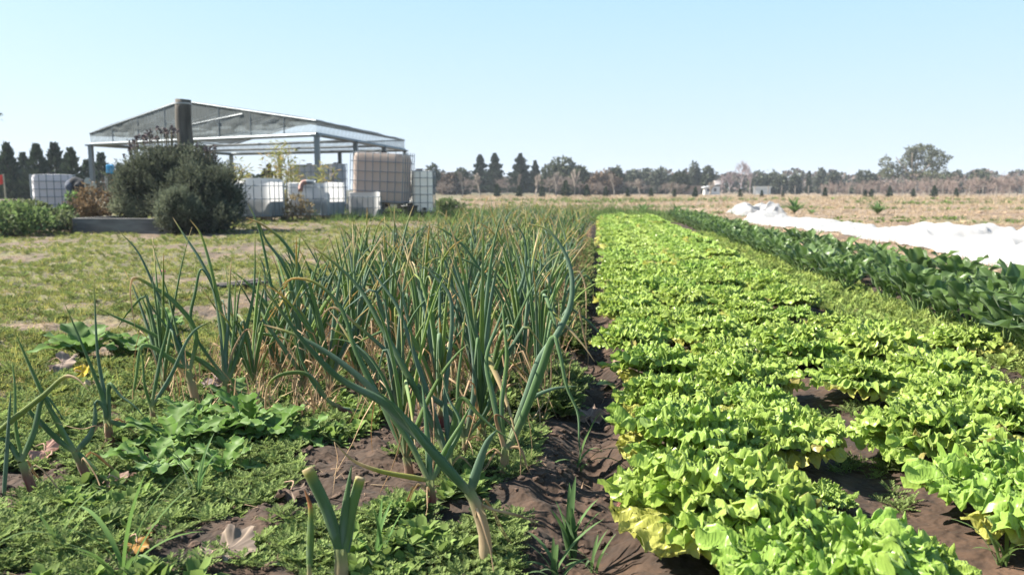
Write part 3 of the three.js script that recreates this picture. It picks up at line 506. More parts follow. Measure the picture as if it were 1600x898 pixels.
// houses
{
  const d = 122, k = d / F0, p = gAt(1112, d);
  const t = thing('white_house', 'small white house with a sloping roof and water tank on top', 'house', p, yawTo(p, 0.15));
  let g = new Geo(); box(g, 0, 0.9, 0, 3.4, 1.9, 3, [0.62, 0.62, 0.62]); part(t, 'wall', g.build(true), M.paint);
  g = new Geo(); const m = new THREE.Matrix4().makeRotationZ(0.22).setPosition(-0.15, 2.0, 0); box(g, 0, 0, 0, 4.2, 0.14, 3.5, [0.72, 0.72, 0.74], m); const rf = part(t, 'roof', g.build(true), M.paint); t.scale.setScalar(0.66);
  g = new Geo(); box(g, 1.3, 2.66, -0.3, 1.3, 1.0, 1.3, [0.62, 0.52, 0.47]); part(t, 'water_tank', g.build(true), M.paint, 'square pinkish water tank');
  for (const x of [-0.9, 0.6]) { g = new Geo(); box(g, x, 1.05, 1.51, 0.6, 0.7, 0.04, [0.06, 0.06, 0.07]); part(t, 'window', g.build(true), M.paint); }
  const q = gAt(1191, 126), t2 = thing('white_shed', 'low white building under grey green trees at far right', 'shed', q, yawTo(q)); g = new Geo(); box(g, 0, 0.55, 0, 2.6, 1.1, 2, [0.6, 0.6, 0.62]); part(t2, 'wall', g.build(true), M.paint); g = new Geo(); box(g, 0, 1.15, 0, 2.9, 0.1, 2.3, [0.66, 0.66, 0.68]); part(t2, 'roof', g.build(true), M.paint);
  const w = gAt(1076, 118), t3 = thing('brick_shed', 'low pale brown shed left of the white house', 'shed', w, yawTo(w)); g = new Geo(); box(g, 0, 0.6, 0, 3.6, 1.2, 2, [0.36, 0.25, 0.19]); part(t3, 'wall', g.build(true), M.paint); g = new Geo(); box(g, 0, 1.25, 0, 3.9, 0.1, 2.3, [0.3, 0.24, 0.2]); part(t3, 'roof', g.build(true), M.paint);
  // wire fence in front of the hedge
  const f = thing('wire_fence', 'thin wire fence with slim posts before the bare hedge', 'fence'); for (let i = 0; i < 22; i++) { const a = gAt(1180 + i * 21, 90); g = new Geo(); bar(g, V(a.x, 0, a.z), V(a.x, 1.15, a.z), 0.045, [0.26, 0.22, 0.19], 5); part(f, 'post', g.build(), M.dull); }
  for (const y of [0.4, 0.75, 1.08]) { const a = gAt(1180, 90), b = gAt(1180 + 21 * 21, 90); g = new Geo(); bar(g, V(a.x, y, a.z), V(b.x, y, b.z), 0.008, [0.2, 0.2, 0.2], 4); part(f, 'wire', g.build(), M.steel); }
}
// a tree whose twigs reach in at the left edge
{
  const d = 24, k = d / F0, p = gAt(-90, d), t = thing('edge_tree', 'leafy branch tip of a tall tree at the left edge', 'tree', p);
  part(t, 'trunk', trunkGeo(3.6, 0.16, bark, rng(2)).build(), M.dull);
  const c = at(-90, 180, d), o = (px, py, r) => { const q = at(px, py, d); return [q.x - p.x, q.y - p.y, q.z - p.z, r * k, r * 0.7 * k, r * k]; };
  part(t, 'crown', lobeCrown([o(-90, 170, 60), o(-60, 160, 40), o(-30, 178, 28), o(-8, 182, 13), o(-50, 200, 30)], 2600, 0.11, [0.06, 0.08, 0.05], 8, { gap: 3 }).build(), M.far);
  for (const [x, y] of [[-8, 180], [-40, 165], [-60, 200]]) { const q = at(x, y, d).sub(p), b = new Geo(); tube(b, smooth([V(0, 2.2, 0), V(q.x * 0.5, q.y * 0.9, q.z * 0.5), q], 8), (s) => 0.05 - 0.035 * s, 5, () => bark); part(t, 'limb', b.build(), M.dull); }
}
// ------------------------------------------------------------------ bushes and plants round the raised bed and the tanks
{
  const d = 14.6, k = d / F0, p = gAt(275, d);
  const rel = (px, py, dd) => { const q = at(px, py, dd); return [q.x - p.x, q.y, q.z - p.z]; };
  // big grey green lavender bush: many upright shoots with narrow leaves
  const shootBush = (lobes, n, seed, tone, len) => { const g = new Geo(), R = rng(seed), vol = lobes.map((l) => l[3] * l[4]), tot = vol.reduce((a, b) => a + b);
    for (let s = 0; s < n; s++) { let q = R() * tot, i = 0; while (q > vol[i] && i < lobes.length - 1) q -= vol[i++]; const [x, y, z, a, b, c] = lobes[i], e = dirOn(R); if (e.y < -0.5) e.y = -e.y; const rr = (0.68 + 0.38 * R()) * (1 + 0.42 * noise(e.x * 3 + i * 7, e.y * 3, e.z * 3 + seed));
      const o = V(x + e.x * a * rr, y + e.y * b * rr, z + e.z * c * rr), dir = e.clone().multiplyScalar(0.7).add(V(0, 0.75, 0)).addScaledVector(dirOn(R), 0.35).normalize(), col = mul3(tone, 0.65 + 0.7 * R());
      if (o.y < 0.03) o.y = 0.03 + 0.1 * R();
      for (let j = 0; j < 9; j++) { const dd = dir.clone().addScaledVector(perp(dir, R), 0.75).normalize(); leaf4(g, o.clone().addScaledVector(dir, len * (j / 9 - 0.4)), dd, perp(dd, R), len * 0.42, len * 0.085, col, 0.1); } }
    return g.build(); };
  const L = [[...rel(262, 275, 14.6), 62 * k, 42 * k, 0.7], [...rel(300, 268, 14.9), 45 * k, 34 * k, 0.6], [...rel(325, 300, 14.3), 48 * k, 42 * k, 0.6], [...rel(215, 290, 14.5), 38 * k, 36 * k, 0.5], [...rel(290, 315, 14.3), 70 * k, 46 * k, 0.6], [...rel(352, 322, 14.2), 26 * k, 34 * k, 0.35], [...rel(325, 345, 13.9), 50 * k, 26 * k, 0.45], [...rel(275, 350, 13.7), 26 * k, 20 * k, 0.3]];
  const t = thing('lavender_bush', 'big dark grey green lavender bush with faded spikes on top', 'bush', p);
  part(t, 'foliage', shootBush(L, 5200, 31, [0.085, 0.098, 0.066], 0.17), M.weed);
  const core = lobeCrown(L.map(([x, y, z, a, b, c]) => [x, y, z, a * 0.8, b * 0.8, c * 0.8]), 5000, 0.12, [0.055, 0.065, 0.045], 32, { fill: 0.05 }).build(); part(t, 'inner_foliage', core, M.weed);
  const R = rng(33), sg = new Geo(), fg = new Geo();
  for (let i = 0; i < 70; i++) { const px = i < 48 ? 196 + R() * 84 : 280 + R() * 60, lift = i < 48 ? lerp(243, 214, sst(190, 255, px)) : 246, b = rel(px, lift + 30, 14.4 + R() * 0.7), h = 0.3 + 0.24 * R(), e = V(b[0] + 0.1 * (R() - 0.6), b[1] + h, b[2]); tube(sg, [V(...b), e], () => 0.007, 4, () => [0.09, 0.08, 0.05]);
    for (let j = 0; j < 10; j++) { const dd = dirOn(R); dd.y = Math.abs(dd.y); leaf4(fg, e.clone().add(V(0.01 * (R() - 0.5), 0.008 * j - 0.02, 0.01 * (R() - 0.5))), dd.normalize(), perp(dd, R), 0.05, 0.035, mul3([0.12, 0.085, 0.09], 0.7 + 0.6 * R())); } }
  part(t, 'stalks', sg.build(), M.dull); part(t, 'flower_spikes', fg.build(), M.dull, 'faded purple brown flower spikes');
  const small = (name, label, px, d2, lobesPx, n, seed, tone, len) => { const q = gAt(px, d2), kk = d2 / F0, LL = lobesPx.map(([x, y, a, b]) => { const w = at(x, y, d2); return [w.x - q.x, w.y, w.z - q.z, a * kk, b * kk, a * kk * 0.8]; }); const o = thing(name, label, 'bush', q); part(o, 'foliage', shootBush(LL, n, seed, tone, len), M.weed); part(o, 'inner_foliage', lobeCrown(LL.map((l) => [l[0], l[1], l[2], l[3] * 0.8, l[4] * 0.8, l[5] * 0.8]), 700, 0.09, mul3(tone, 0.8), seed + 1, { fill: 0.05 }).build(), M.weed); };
  small('lavender_bush', 'small pale grey green lavender bush in front of the big one', 276, 13.4, [[280, 316, 24, 22], [262, 336, 20, 20], [296, 330, 20, 20], [268, 312, 16, 14]], 1000, 41, [0.13, 0.15, 0.10], 0.12);
  small('lavender_bush', 'lowest grey green lavender clump left of the big bush above the wall', 200, 14.2, [[196, 325, 24, 16], [215, 332, 22, 12]], 500, 43, [0.18, 0.20, 0.13], 0.11);
  // dry reddish shrub
  const q = gAt(140, 15.2), kk = 15.2 / F0, lob = [[150, 315, 34, 28], [125, 328, 26, 18], [175, 295, 18, 26], [110, 335, 20, 12]].map(([x, y, a, b]) => { const w = at(x, y, 15.2); return [w.x - q.x, w.y, w.z - q.z, a * kk, b * kk, a * kk]; });
  const s = thing('dry_shrub', 'dry brownish shrub left of the big lavender bush', 'shrub', q); part(s, 'foliage', lobeCrown(lob, 2600, 0.07, [0.22, 0.155, 0.09], 51, { gap: 2.5 }).build(), M.dry); const tw = new Geo(), R2 = rng(52);
  for (let i = 0; i < 90; i++) { const [x, y, z, a, b] = lob[i % 4], e = dirOn(R2); tube(tw, [V(x * 0.6, 0, z * 0.6), V(x + e.x * a * 0.5, y * 0.8, z + e.z * a * 0.5), V(x + e.x * a * 1.1, y + Math.abs(e.y) * b * 1.2, z + e.z * a)], (u) => 0.008 - 0.006 * u, 4, () => [0.16, 0.10, 0.07]); } part(s, 'twigs', tw.build(), M.dull);
  // leafy bramble pile at far left
  const br = (label, px, d3, lobesPx, n, seed, tone) => { const b = gAt(px, d3), k3 = d3 / F0, LL = lobesPx.map(([x, y, a, c]) => { const w = at(x, y, d3); return [w.x - b.x, w.y, w.z - b.z, a * k3, c * k3, a * k3]; }); const o = thing('leafy_bush', label, 'bush', b); part(o, 'foliage', lobeCrown(LL, n, 0.085, tone, seed, { fill: 0.25, up: 0.5 }).build(), M.leaf); const g = new Geo(), R3 = rng(seed); for (let i = 0; i < 40; i++) { const [x, y, z, a, c] = LL[i % LL.length], e = dirOn(R3); tube(g, [V(x * 0.8 + e.x * 0.1, 0, z * 0.8), V(x + e.x * a * 0.9, y + Math.abs(e.y) * c, z + e.z * a * 0.9)], (u) => 0.006 - 0.004 * u, 4, () => [0.15, 0.10, 0.07]); } part(o, 'stems', g.build(), M.dull); };
  br('low bright leafy bush spilling over at the left edge', 20, 13.2, [[18, 338, 45, 22], [-40, 335, 40, 26], [60, 348, 30, 14], [15, 358, 40, 10]], 2400, 61, [0.13, 0.185, 0.065]);
  br('dark leafy bush reaching from the left edge to the concrete wall', 95, 14.0, [[80, 345, 40, 16], [110, 352, 22, 12], [40, 330, 40, 16]], 1500, 63, [0.10, 0.125, 0.055]);
  br('leafy sprig bush standing before the grey tank', 108, 14.6, [[110, 308, 7, 6], [100, 332, 14, 9]], 260, 65, [0.12, 0.19, 0.06]);
  br('low green weed heap right of the pale narrow tank', 700, 25, [[696, 318, 17, 9], [715, 322, 14, 6], [690, 323, 12, 6]], 900, 67, [0.10, 0.14, 0.05]);
  br('small shrub with bare twigs before the elbow pipe tank', 462, 18.6, [[462, 318, 16, 16], [480, 326, 12, 10], [452, 330, 12, 10]], 320, 69, [0.20, 0.16, 0.09]);
}
// willowy yellow green plants before the shade house
{
  const mk = (label, px, d, spans, seed) => { const p = gAt(px, d), t = thing('willow_shrub', label, 'shrub', p), R = rng(seed), sg = new Geo(), lg = new Geo();
    for (const [x, top, n] of spans) for (let i = 0; i < n; i++) { const a = at(x + (R() - 0.5) * 14, 300, d + (R() - 0.5) * 0.8).sub(p), h = topAt(top + R() * 26, d); a.y = 0; const b = V(a.x + (R() - 0.5) * 0.5, h, a.z + (R() - 0.5) * 0.3), pts = smooth([a, a.clone().lerp(b, 0.6).add(V((R() - 0.5) * 0.2, 0.1, 0)), b], 10); tube(sg, pts, (u) => 0.012 - 0.009 * u, 4, () => [0.22, 0.19, 0.08]);
      for (let j = 0; j < 34; j++) { const q = pts[2 + Math.floor(R() * 8.9)], dd = V(R() - 0.5, R() * 0.7 - 0.35, R() - 0.5).normalize(); leaf4(lg, q.clone().addScaledVector(dd, 0.03), dd, perp(dd, R), 0.15 + 0.08 * R(), 0.03, mul3(R() < 0.75 ? [0.27, 0.27, 0.08] : [0.33, 0.24, 0.11], 0.7 + 0.5 * R())); } }
    part(t, 'stems', sg.build(), M.dull); part(t, 'foliage', lg.build(), M.leaf); };
  mk('yellow green willowy shrub before the dark clothed person', 405, 21.5, [[385, 258, 3], [440, 222, 9], [428, 236, 6], [452, 252, 5]], 81);
  mk('thin yellow green shrub over the wavy rimmed tank', 366, 20.5, [[345, 268, 4], [362, 252, 4], [380, 240, 4]], 83);
  mk('sparse yellowing shrub in front of the large grey tank', 490, 22.2, [[470, 262, 4], [500, 250, 3], [512, 262, 3]], 85);
  mk('dry yellow shrub beside the right side of the big bush', 338, 17, [[330, 262, 5], [345, 272, 4]], 87);
}
// ------------------------------------------------------------------ two people bending at work
{
  const field = (caps, lo, hi, cell) => {                   // smooth union of tapered capsules, meshed with marching cubes
    const n = Math.ceil(Math.max(hi.x - lo.x, hi.y - lo.y, hi.z - lo.z) / cell) + 4, size = n * cell, c = lo.clone().add(hi).multiplyScalar(0.5), mc = new MarchingCubes(n, M.cloth, false, false, 60000); mc.isolation = 0;
    for (let k = 0; k < n; k++) for (let j = 0; j < n; j++) for (let i = 0; i < n; i++) {
      const q = V((i / n * 2 - 1) * size / 2 + c.x, (j / n * 2 - 1) * size / 2 + c.y, (k / n * 2 - 1) * size / 2 + c.z); let s = 9;
      for (const [a, b, ra, rb, kk] of caps) { const ab = b.clone().sub(a), h = clamp(q.clone().sub(a).dot(ab) / Math.max(1e-9, ab.lengthSq())), dd = q.distanceTo(a.clone().addScaledVector(ab, h)) - lerp(ra, rb, h), w = clamp(0.5 + 0.5 * (s - dd) / kk); s = lerp(s, dd, w) - kk * w * (1 - w); }
      mc.field[k * n * n + j * n + i] = -s;
    }
    mc.update(); const P = [], N = []; for (let i = 0; i < mc.count; i++) { P.push(mc.positionArray[i * 3] * size / 2 + c.x, mc.positionArray[i * 3 + 1] * size / 2 + c.y, mc.positionArray[i * 3 + 2] * size / 2 + c.z); N.push(mc.normalArray[i * 3], mc.normalArray[i * 3 + 1], mc.normalArray[i * 3 + 2]); }
    const g = new THREE.BufferGeometry(); g.setAttribute('position', new THREE.Float32BufferAttribute(P, 3)); g.setAttribute('normal', new THREE.Float32BufferAttribute(N, 3)); return g;
  };
  const paintBy = (g, zones) => { const P = g.attributes.position, c = []; for (let i = 0; i < P.count; i++) { const q = V(P.getX(i), P.getY(i), P.getZ(i)); let best = 9, col = zones[0][3]; for (const [a, b, r, k] of zones) { const ab = b.clone().sub(a), h = clamp(q.clone().sub(a).dot(ab) / Math.max(1e-9, ab.lengthSq())), dd = q.distanceTo(a.clone().addScaledVector(ab, h)) - r; if (dd < best) { best = dd; col = k; } } c.push(...col); } g.setAttribute('color', new THREE.Float32BufferAttribute(c, 3)); return g; };
  function person(label, p, turn, J, { shirt, trousers, skin, hat, hair }) {
    const t = thing('person', label, 'person', p, turn), S = 0.035;
    const caps = [[J.hip, J.waist, 0.14, 0.13, S], [J.waist, J.chest, 0.13, 0.155, S], [J.chest, J.neck, 0.12, 0.055, S], [J.neck, J.head, 0.05, 0.055, 0.02]], zones = [[J.hip, J.hip, 0.15, trousers], [J.waist, J.chest, 0.14, shirt], [J.neck, J.head, 0.05, skin]];
    for (const s of ['L', 'R']) { caps.push([J['sh' + s], J.chest, 0.065, 0.09, S], [J['sh' + s], J['el' + s], 0.055, 0.042, 0.02], [J['el' + s], J['wr' + s], 0.042, 0.028, 0.015], [J['th' + s], J.hip, 0.09, 0.1, S], [J['th' + s], J['kn' + s], 0.085, 0.056, 0.02], [J['kn' + s], J['an' + s], 0.056, 0.04, 0.015], [J['an' + s], J['toe' + s], 0.045, 0.035, 0.015]);
      zones.push([J['sh' + s], J['el' + s], 0.05, shirt], [J['el' + s], J['wr' + s], 0.035, shirt], [J['th' + s], J['kn' + s], 0.07, trousers], [J['kn' + s], J['an' + s], 0.05, trousers], [J['an' + s], J['toe' + s], 0.04, [0.03, 0.03, 0.03]]); }
    const all = Object.values(J), lo = V(9, 9, 9), hi = V(-9, -9, -9); for (const q of all) { lo.min(q); hi.max(q); } lo.subScalar(0.2); hi.addScalar(0.2);
    const gs = [paintBy(field(caps, lo, hi, 0.028), zones)];
    // head with nose, brow, chin and ears
    const f = J.face.clone().normalize(), u = J.head.clone().sub(J.neck).normalize(), sd = V().crossVectors(u, f).normalize(), hp = (a, b, c) => J.head.clone().addScaledVector(f, a).addScaledVector(u, b).addScaledVector(sd, c);
    const hc = [[hp(-0.015, 0.1, 0), hp(-0.015, 0.1, 0), 0.092, 0.092, 0.02], [hp(0.02, 0.09, 0), hp(0.035, 0.0, 0), 0.075, 0.045, 0.02], [hp(0.085, 0.085, 0), hp(0.112, 0.055, 0), 0.009, 0.014, 0.012], [hp(0.085, 0.02, -0.015), hp(0.085, 0.02, 0.015), 0.009, 0.009, 0.008], [hp(-0.01, 0.075, 0.085), hp(-0.015, 0.045, 0.08), 0.014, 0.01, 0.008], [hp(-0.01, 0.075, -0.085), hp(-0.015, 0.045, -0.08), 0.014, 0.01, 0.008]];
    gs.push(paintBy(field(hc, J.head.clone().subScalar(0.16).addScaledVector(u, 0.07), J.head.clone().addScalar(0.16).addScaledVector(u, 0.07), 0.006), [[J.head, J.head, 0.1, skin]]));
    for (const s of ['L', 'R']) { const w = J['wr' + s], dn = w.clone().sub(J['el' + s]).normalize(), sx = perp(dn, rng(s === 'L' ? 3 : 4)), nn = V().crossVectors(dn, sx), hh = (a, b, c) => w.clone().addScaledVector(dn, a).addScaledVector(sx, b).addScaledVector(nn, c), hcaps = [[hh(0.0, 0, 0), hh(0.08, 0, 0), 0.027, 0.028, 0.015], [hh(0.05, -0.025, 0), hh(0.085, 0.03, 0), 0.016, 0.016, 0.015]];
      [[-0.03, 0.062], [-0.01, 0.075], [0.01, 0.07], [0.03, 0.055]].forEach(([b, l]) => hcaps.push([hh(0.085, b, 0), hh(0.085 + l * 0.5, b * 1.1, 0.006), 0.009, 0.0085, 0.003], [hh(0.085 + l * 0.5, b * 1.1, 0.006), hh(0.085 + l * 0.9, b * 1.1, 0.03), 0.0085, 0.007, 0.003])); hcaps.push([hh(0.02, -0.03, 0), hh(0.055, -0.058, 0.012), 0.011, 0.009, 0.006], [hh(0.055, -0.058, 0.012), hh(0.085, -0.06, 0.022), 0.009, 0.007, 0.003]);
      gs.push(paintBy(field(hcaps, w.clone().addScaledVector(dn, 0.08).subScalar(0.12), w.clone().addScaledVector(dn, 0.08).addScalar(0.12), 0.006), [[w, w, 0.1, skin]])); }
    part(t, 'body', mergeGeometries(gs), M.cloth);
    if (hat) { const hg = new THREE.LatheGeometry([[0.23, -0.045], [0.17, -0.015], [0.118, 0.0], [0.112, 0.05], [0.095, 0.1], [0.05, 0.125], [0.001, 0.13]].map((q) => new THREE.Vector2(...q)), 24), hm = part(t, 'sun_hat', hg, std({ color: RGB(...hat), roughness: 0.95 })); hm.position.copy(hp(0, 0.125, 0)); hm.quaternion.setFromUnitVectors(V(0, 1, 0), u); }
    else { const hg = new THREE.SphereGeometry(0.104, 20, 12, 0, 6.3, 0, 1.75), hm = part(t, 'hair', hg, std({ color: RGB(...hair), roughness: 0.9 })); hm.position.copy(hp(-0.022, 0.105, 0)); hm.quaternion.setFromUnitVectors(V(0, 1, 0), u.clone().addScaledVector(f, -0.35).normalize()); }
    return t;
  }
  let p = gAt(118, 20.5);                                   // bending towards the right, hat over the shrubs
  person('person in dark clothes and pale round sun hat, bending behind dry shrubs', p, YAW, { hip: V(-0.12, 0.86, 0), waist: V(0.0, 0.93, 0), chest: V(0.13, 0.86, 0), neck: V(0.2, 0.8, 0), head: V(0.26, 0.81, 0), face: V(0.5, -0.75, 0.25),
    shL: V(0.13, 0.84, 0.19), elL: V(0.2, 0.58, 0.2), wrL: V(0.3, 0.36, 0.14), shR: V(0.13, 0.84, -0.19), elR: V(0.22, 0.58, -0.2), wrR: V(0.32, 0.38, -0.12), thL: V(-0.12, 0.82, 0.1), knL: V(-0.06, 0.45, 0.12), anL: V(-0.14, 0.08, 0.12), toeL: V(0.04, 0.04, 0.13), thR: V(-0.12, 0.82, -0.1), knR: V(-0.02, 0.45, -0.12), anR: V(-0.1, 0.08, -0.12), toeR: V(0.08, 0.04, -0.12) }, { shirt: [0.03, 0.03, 0.035], trousers: [0.07, 0.08, 0.11], skin: [0.35, 0.2, 0.14], hat: [0.42, 0.36, 0.28] });
  p = gAt(421, 31);                                         // stands under the net, head lowered
  person('person in dark clothes standing with lowered head under the shade house', p, YAW + 0.3, { hip: V(0, 0.95, 0), waist: V(0, 1.06, 0.01), chest: V(0, 1.3, 0.04), neck: V(0, 1.45, 0.08), head: V(0, 1.52, 0.12), face: V(-0.2, -0.45, 0.85),
    shL: V(0.19, 1.38, 0.05), elL: V(0.26, 1.12, 0.08), wrL: V(0.16, 0.98, 0.28), shR: V(-0.19, 1.38, 0.05), elR: V(-0.27, 1.12, 0.08), wrR: V(-0.14, 0.98, 0.28), thL: V(0.1, 0.9, 0), knL: V(0.11, 0.49, 0.03), anL: V(0.12, 0.08, 0), toeL: V(0.13, 0.04, 0.17), thR: V(-0.1, 0.9, 0), knR: V(-0.11, 0.49, 0.05), anR: V(-0.12, 0.08, 0.02), toeR: V(-0.14, 0.04, 0.19) }, { shirt: [0.02, 0.021, 0.026], trousers: [0.03, 0.035, 0.05], skin: [0.33, 0.19, 0.13], hair: [0.02, 0.015, 0.012] });
}

// ------------------------------------------------------------------ white row cover
{
  const sheet = (label, u0, u1, d0, d1, heights, seed, edge) => {
    const t = thing('row_cover', label, 'row cover'), N = 110, K = 44, g = new Geo();
    for (let j = 0; j <= N; j++) for (let i = 0; i <= K; i++) {
      const v = j / N, u = i / K, d = lerp(d0, d1, v), x = lerp(u0, u1, u) + edge(v) + 0.06 * noise(v * 30, u * 3 + seed), z = -d, rim = sst(0, 0.12, u) * sst(1, 0.88, u) * sst(0, 0.06, v) * sst(1, 0.94, v);
      let h = 0.05 + heights(u, v); const fold = 0.06 * fbm(x * 3.1 + seed, z * 2.2, 4) + 0.09 * Math.pow(1 - Math.abs(noise(x * 3 + z * 1.3, z * 2.1 - x)), 3) * sst(0, 0.2, h); h = h * rim + fold * (0.3 + rim);
      g.v(x, gh(x, z) + 0.012 + Math.max(0, h), z, [1, 1, 1]); if (i < K && j < N) { const q = j * (K + 1) + i; g.quad(q, q + 1, q + K + 2, q + K + 1); }
    }
    part(t, 'sheet', g.build(), M.cover); return t;
  };
  const bump = (u, v, cu, cv, ru, rv, h) => h * Math.exp(-sq((u - cu) / ru) - sq((v - cv) / rv)) * 0.95;
  const rc = sheet('long crumpled white row cover sheet lying behind the dark leafy greens', 3.95, 5.3, 7.6, 19.8, (u, v) => 0.02 + bump(u, v, 0.5, 0.27, 0.45, 0.10, 0.15) + bump(u, v, 0.7, 0.12, 0.4, 0.08, 0.12) + bump(u, v, 0.4, 0.92, 0.4, 0.1, 0.10), 3, (v) => -0.1 + 0.15 * Math.sin(v * 5) - 0.35 * v);
  sheet('small far heap of white row cover with two humps', 4.2, 5.6, 24.6, 27.2, (u, v) => bump(u, v, 0.28, 0.5, 0.2, 0.5, 0.16) + bump(u, v, 0.74, 0.5, 0.18, 0.5, 0.17) + 0.03, 8, () => 0);
  const p = onGround(1590, 416); const g = new THREE.IcosahedronGeometry(0.055, 3), P = g.attributes.position; for (let i = 0; i < P.count; i++) { const q = V(P.getX(i), P.getY(i), P.getZ(i)), k = 1 + 0.2 * noise(q.x * 14, q.y * 14, q.z * 14 + 0.5); P.setXYZ(i, q.x * k, q.y * k * 0.8, q.z * k); } g.computeVertexNormals();
  solo('stone', g, M.concrete.clone(), 'dark stone holding down the near end of the white cover', 'stone', V(p.x, gh(p.x, p.z) + 0.07, p.z)).material.color = RGB(0.05, 0.05, 0.055);
  const s2 = solo('stone', g, M.concrete, 'grey stone under the dark stone at the white cover', 'stone', V(p.x + 0.02, gh(p.x, p.z) + 0.05, p.z - 0.05), 1.1); s2.scale.set(1.2, 0.9, 1.2);
}

// ------------------------------------------------------------------ lettuces
function lettuceLeaf(g, o) {                                // a fan-shaped frilled leaf, o.nu x o.nv cells
  const { az, e0, e1, len, wid, seed, nu, nv, tone, edgeTone, ruf, th = 1.2 } = o, ca = Math.cos(az), sa = Math.sin(az), base = g.n;
  const prof = []; { let r = 0.012, y = 0.02; for (let i = 0; i <= 24; i++) { prof.push([r, y]); const s = i / 24, e = e0 + (e1 - e0) * Math.pow(s, 1.4); r += Math.cos(e) * len / 24; y += Math.sin(e) * len / 24; } }
  const R = rng(seed), ph = R() * 9, ph2 = R() * 9, k1 = 11 + R() * 4, k2 = 30 + R() * 8, k3 = 66 + R() * 12, skew = (R() - 0.5) * 0.3;
  for (let i = 0; i <= nu; i++) {
    const rr = Math.pow(i / nu, 0.72);
    for (let j = 0; j <= nv; j++) {
      const tt = (j / nv * 2 - 1), thv = tt * th, lobe = 1 + 0.08 * Math.sin(thv * 4.2 + ph) + 0.05 * noise(thv * 5, seed, 0.5);
      const fr = Math.pow(rr, 2.2), r = rr * lobe, wn = 1.3 * noise(thv * 2.5, seed + 3, 0.5), am = 0.65 + 0.5 * noise(thv * 3.1, seed + 8, 0.5);
      const p1 = k1 * thv + ph + wn, p2 = k2 * thv + ph2 + 2.2 * noise(thv * 5, rr * 4 + seed, 0.5), p3 = k3 * thv + ph + 2.5 * noise(thv * 9, rr * 7 + seed, 0.5);
      let a = r * len * Math.cos(thv * 0.78 + skew * rr), c = r * wid * Math.sin(thv + skew * rr * 0.5) * (0.55 + 0.45 * rr);
      const a0 = a, c0 = c, S = seed * 0.37, g2 = Math.pow(rr, 3), g3 = Math.pow(rr, 6), N2 = (k) => noise(a0 * 62 + S, c0 * 62, S + k), N3 = (k) => noise(a0 * 135 + S, c0 * 135, S + k);
      const w1 = 0.5 * Math.sin(p1) + 0.9 * noise(a0 * 22 + S, c0 * 22 + 7, S);
      let nrm = ruf * (am * 0.017 * fr * w1 + 0.016 * Math.pow(rr, 2) * N2(0.2) + 0.0095 * Math.pow(rr, 2) * N3(0.4) + g3 * (0.010 * Math.sin(p2) + 0.0045 * Math.sin(p3))) + 1.2 * c0 * c0 * (1 - rr * 0.5) - 0.014 * Math.pow(rr, 6);
      c += ruf * (0.013 * g2 * N2(11.3) + 0.010 * g2 * N3(12.6) + 0.006 * g3 * Math.cos(p2)); a += ruf * (0.015 * g2 * N2(21.3) + 0.010 * g2 * N3(22.6) + 0.005 * g3 * Math.cos(p3 * 0.6));
      const s = clamp(a / len, 0, 1) * 24, q = Math.min(23, Math.floor(s)), f = s - q, pr = lerp(prof[q][0], prof[q + 1][0], f), py = lerp(prof[q][1], prof[q + 1][1], f), tx = prof[q + 1][0] - prof[q][0], ty = prof[q + 1][1] - prof[q][1], tl = Math.hypot(tx, ty);
      const nx = -ty / tl, ny = tx / tl, X = pr + nx * nrm, Y = py + ny * nrm;
      const rib = Math.exp(-sq(c / (0.010 * (1.25 - rr)))) * (1 - rr * 0.75), vein = 0.5 + 0.5 * Math.cos(thv * 11 + 0.7 * Math.sin(rr * 9));
      let col = mix3(tone, edgeTone, clamp(fr * 0.8 + 0.12 * noise(a * 30, c * 30 + seed))); col = mix3(col, [0.40, 0.50, 0.17], clamp(rib * 0.75 + 0.18 * Math.pow(vein, 8) * (1 - rr)));
      g.u.push(a * 13 + seed * 0.31, c * 13 + a * 4);
      if (o.burn && rr > 0.86 && noise(thv * 5, seed * 1.7, 0.5) > 0.5) col = mix3(col, [0.30, 0.16, 0.07], 0.6);
      g.v(X * ca - c * sa, Math.max(0.004, Y), X * sa + c * ca, col);
    }
  }
  for (let i = 0; i < nu; i++) for (let j = 0; j < nv; j++) { const q = base + i * (nv + 1) + j; g.quad(q, q + nv + 1, q + nv + 2, q + 1); }
}
function lettuceLeaves(seed, n, nu, nv, R0 = 0.19) {
  const R = rng(seed), out = [], hue = R();
  for (let i = 0; i < n; i++) {
    const q = i / (n - 1), len = R0 * lerp(1.05, 0.66, q) * (0.9 + 0.2 * R()), e = lerp(0.36, 1.5, Math.pow(q, 0.62)) + (R() - 0.5) * 0.3;
    const inner = sst(0.35, 1, q), tone = mix3(mix3([0.155, 0.295, 0.036], [0.23, 0.33, 0.05], hue), [0.30, 0.44, 0.088], inner * 0.65), edge = mix3([0.30, 0.455, 0.088], [0.40, 0.475, 0.108], R() * 0.4 + hue * 0.6);
    const old = i < 3 && R() < 0.4; 
    out.push({ az: i * 2.39996 + (R() - 0.5) * 0.5, e0: e, e1: e - lerp(0.5, 0.55, q) - R() * 0.75, len, wid: len * lerp(0.98, 0.85, q) * (0.9 + 0.25 * R()), seed: seed * 31 + i, nu, nv, tone: old ? [0.33, 0.36, 0.06] : mul3(tone, 0.9 + 0.2 * R()), edgeTone: old ? [0.46, 0.44, 0.11] : edge, ruf: lerp(0.85, 1.25, q), burn: q < 0.35 && R() < 0.5 });
  }
  return out;
}
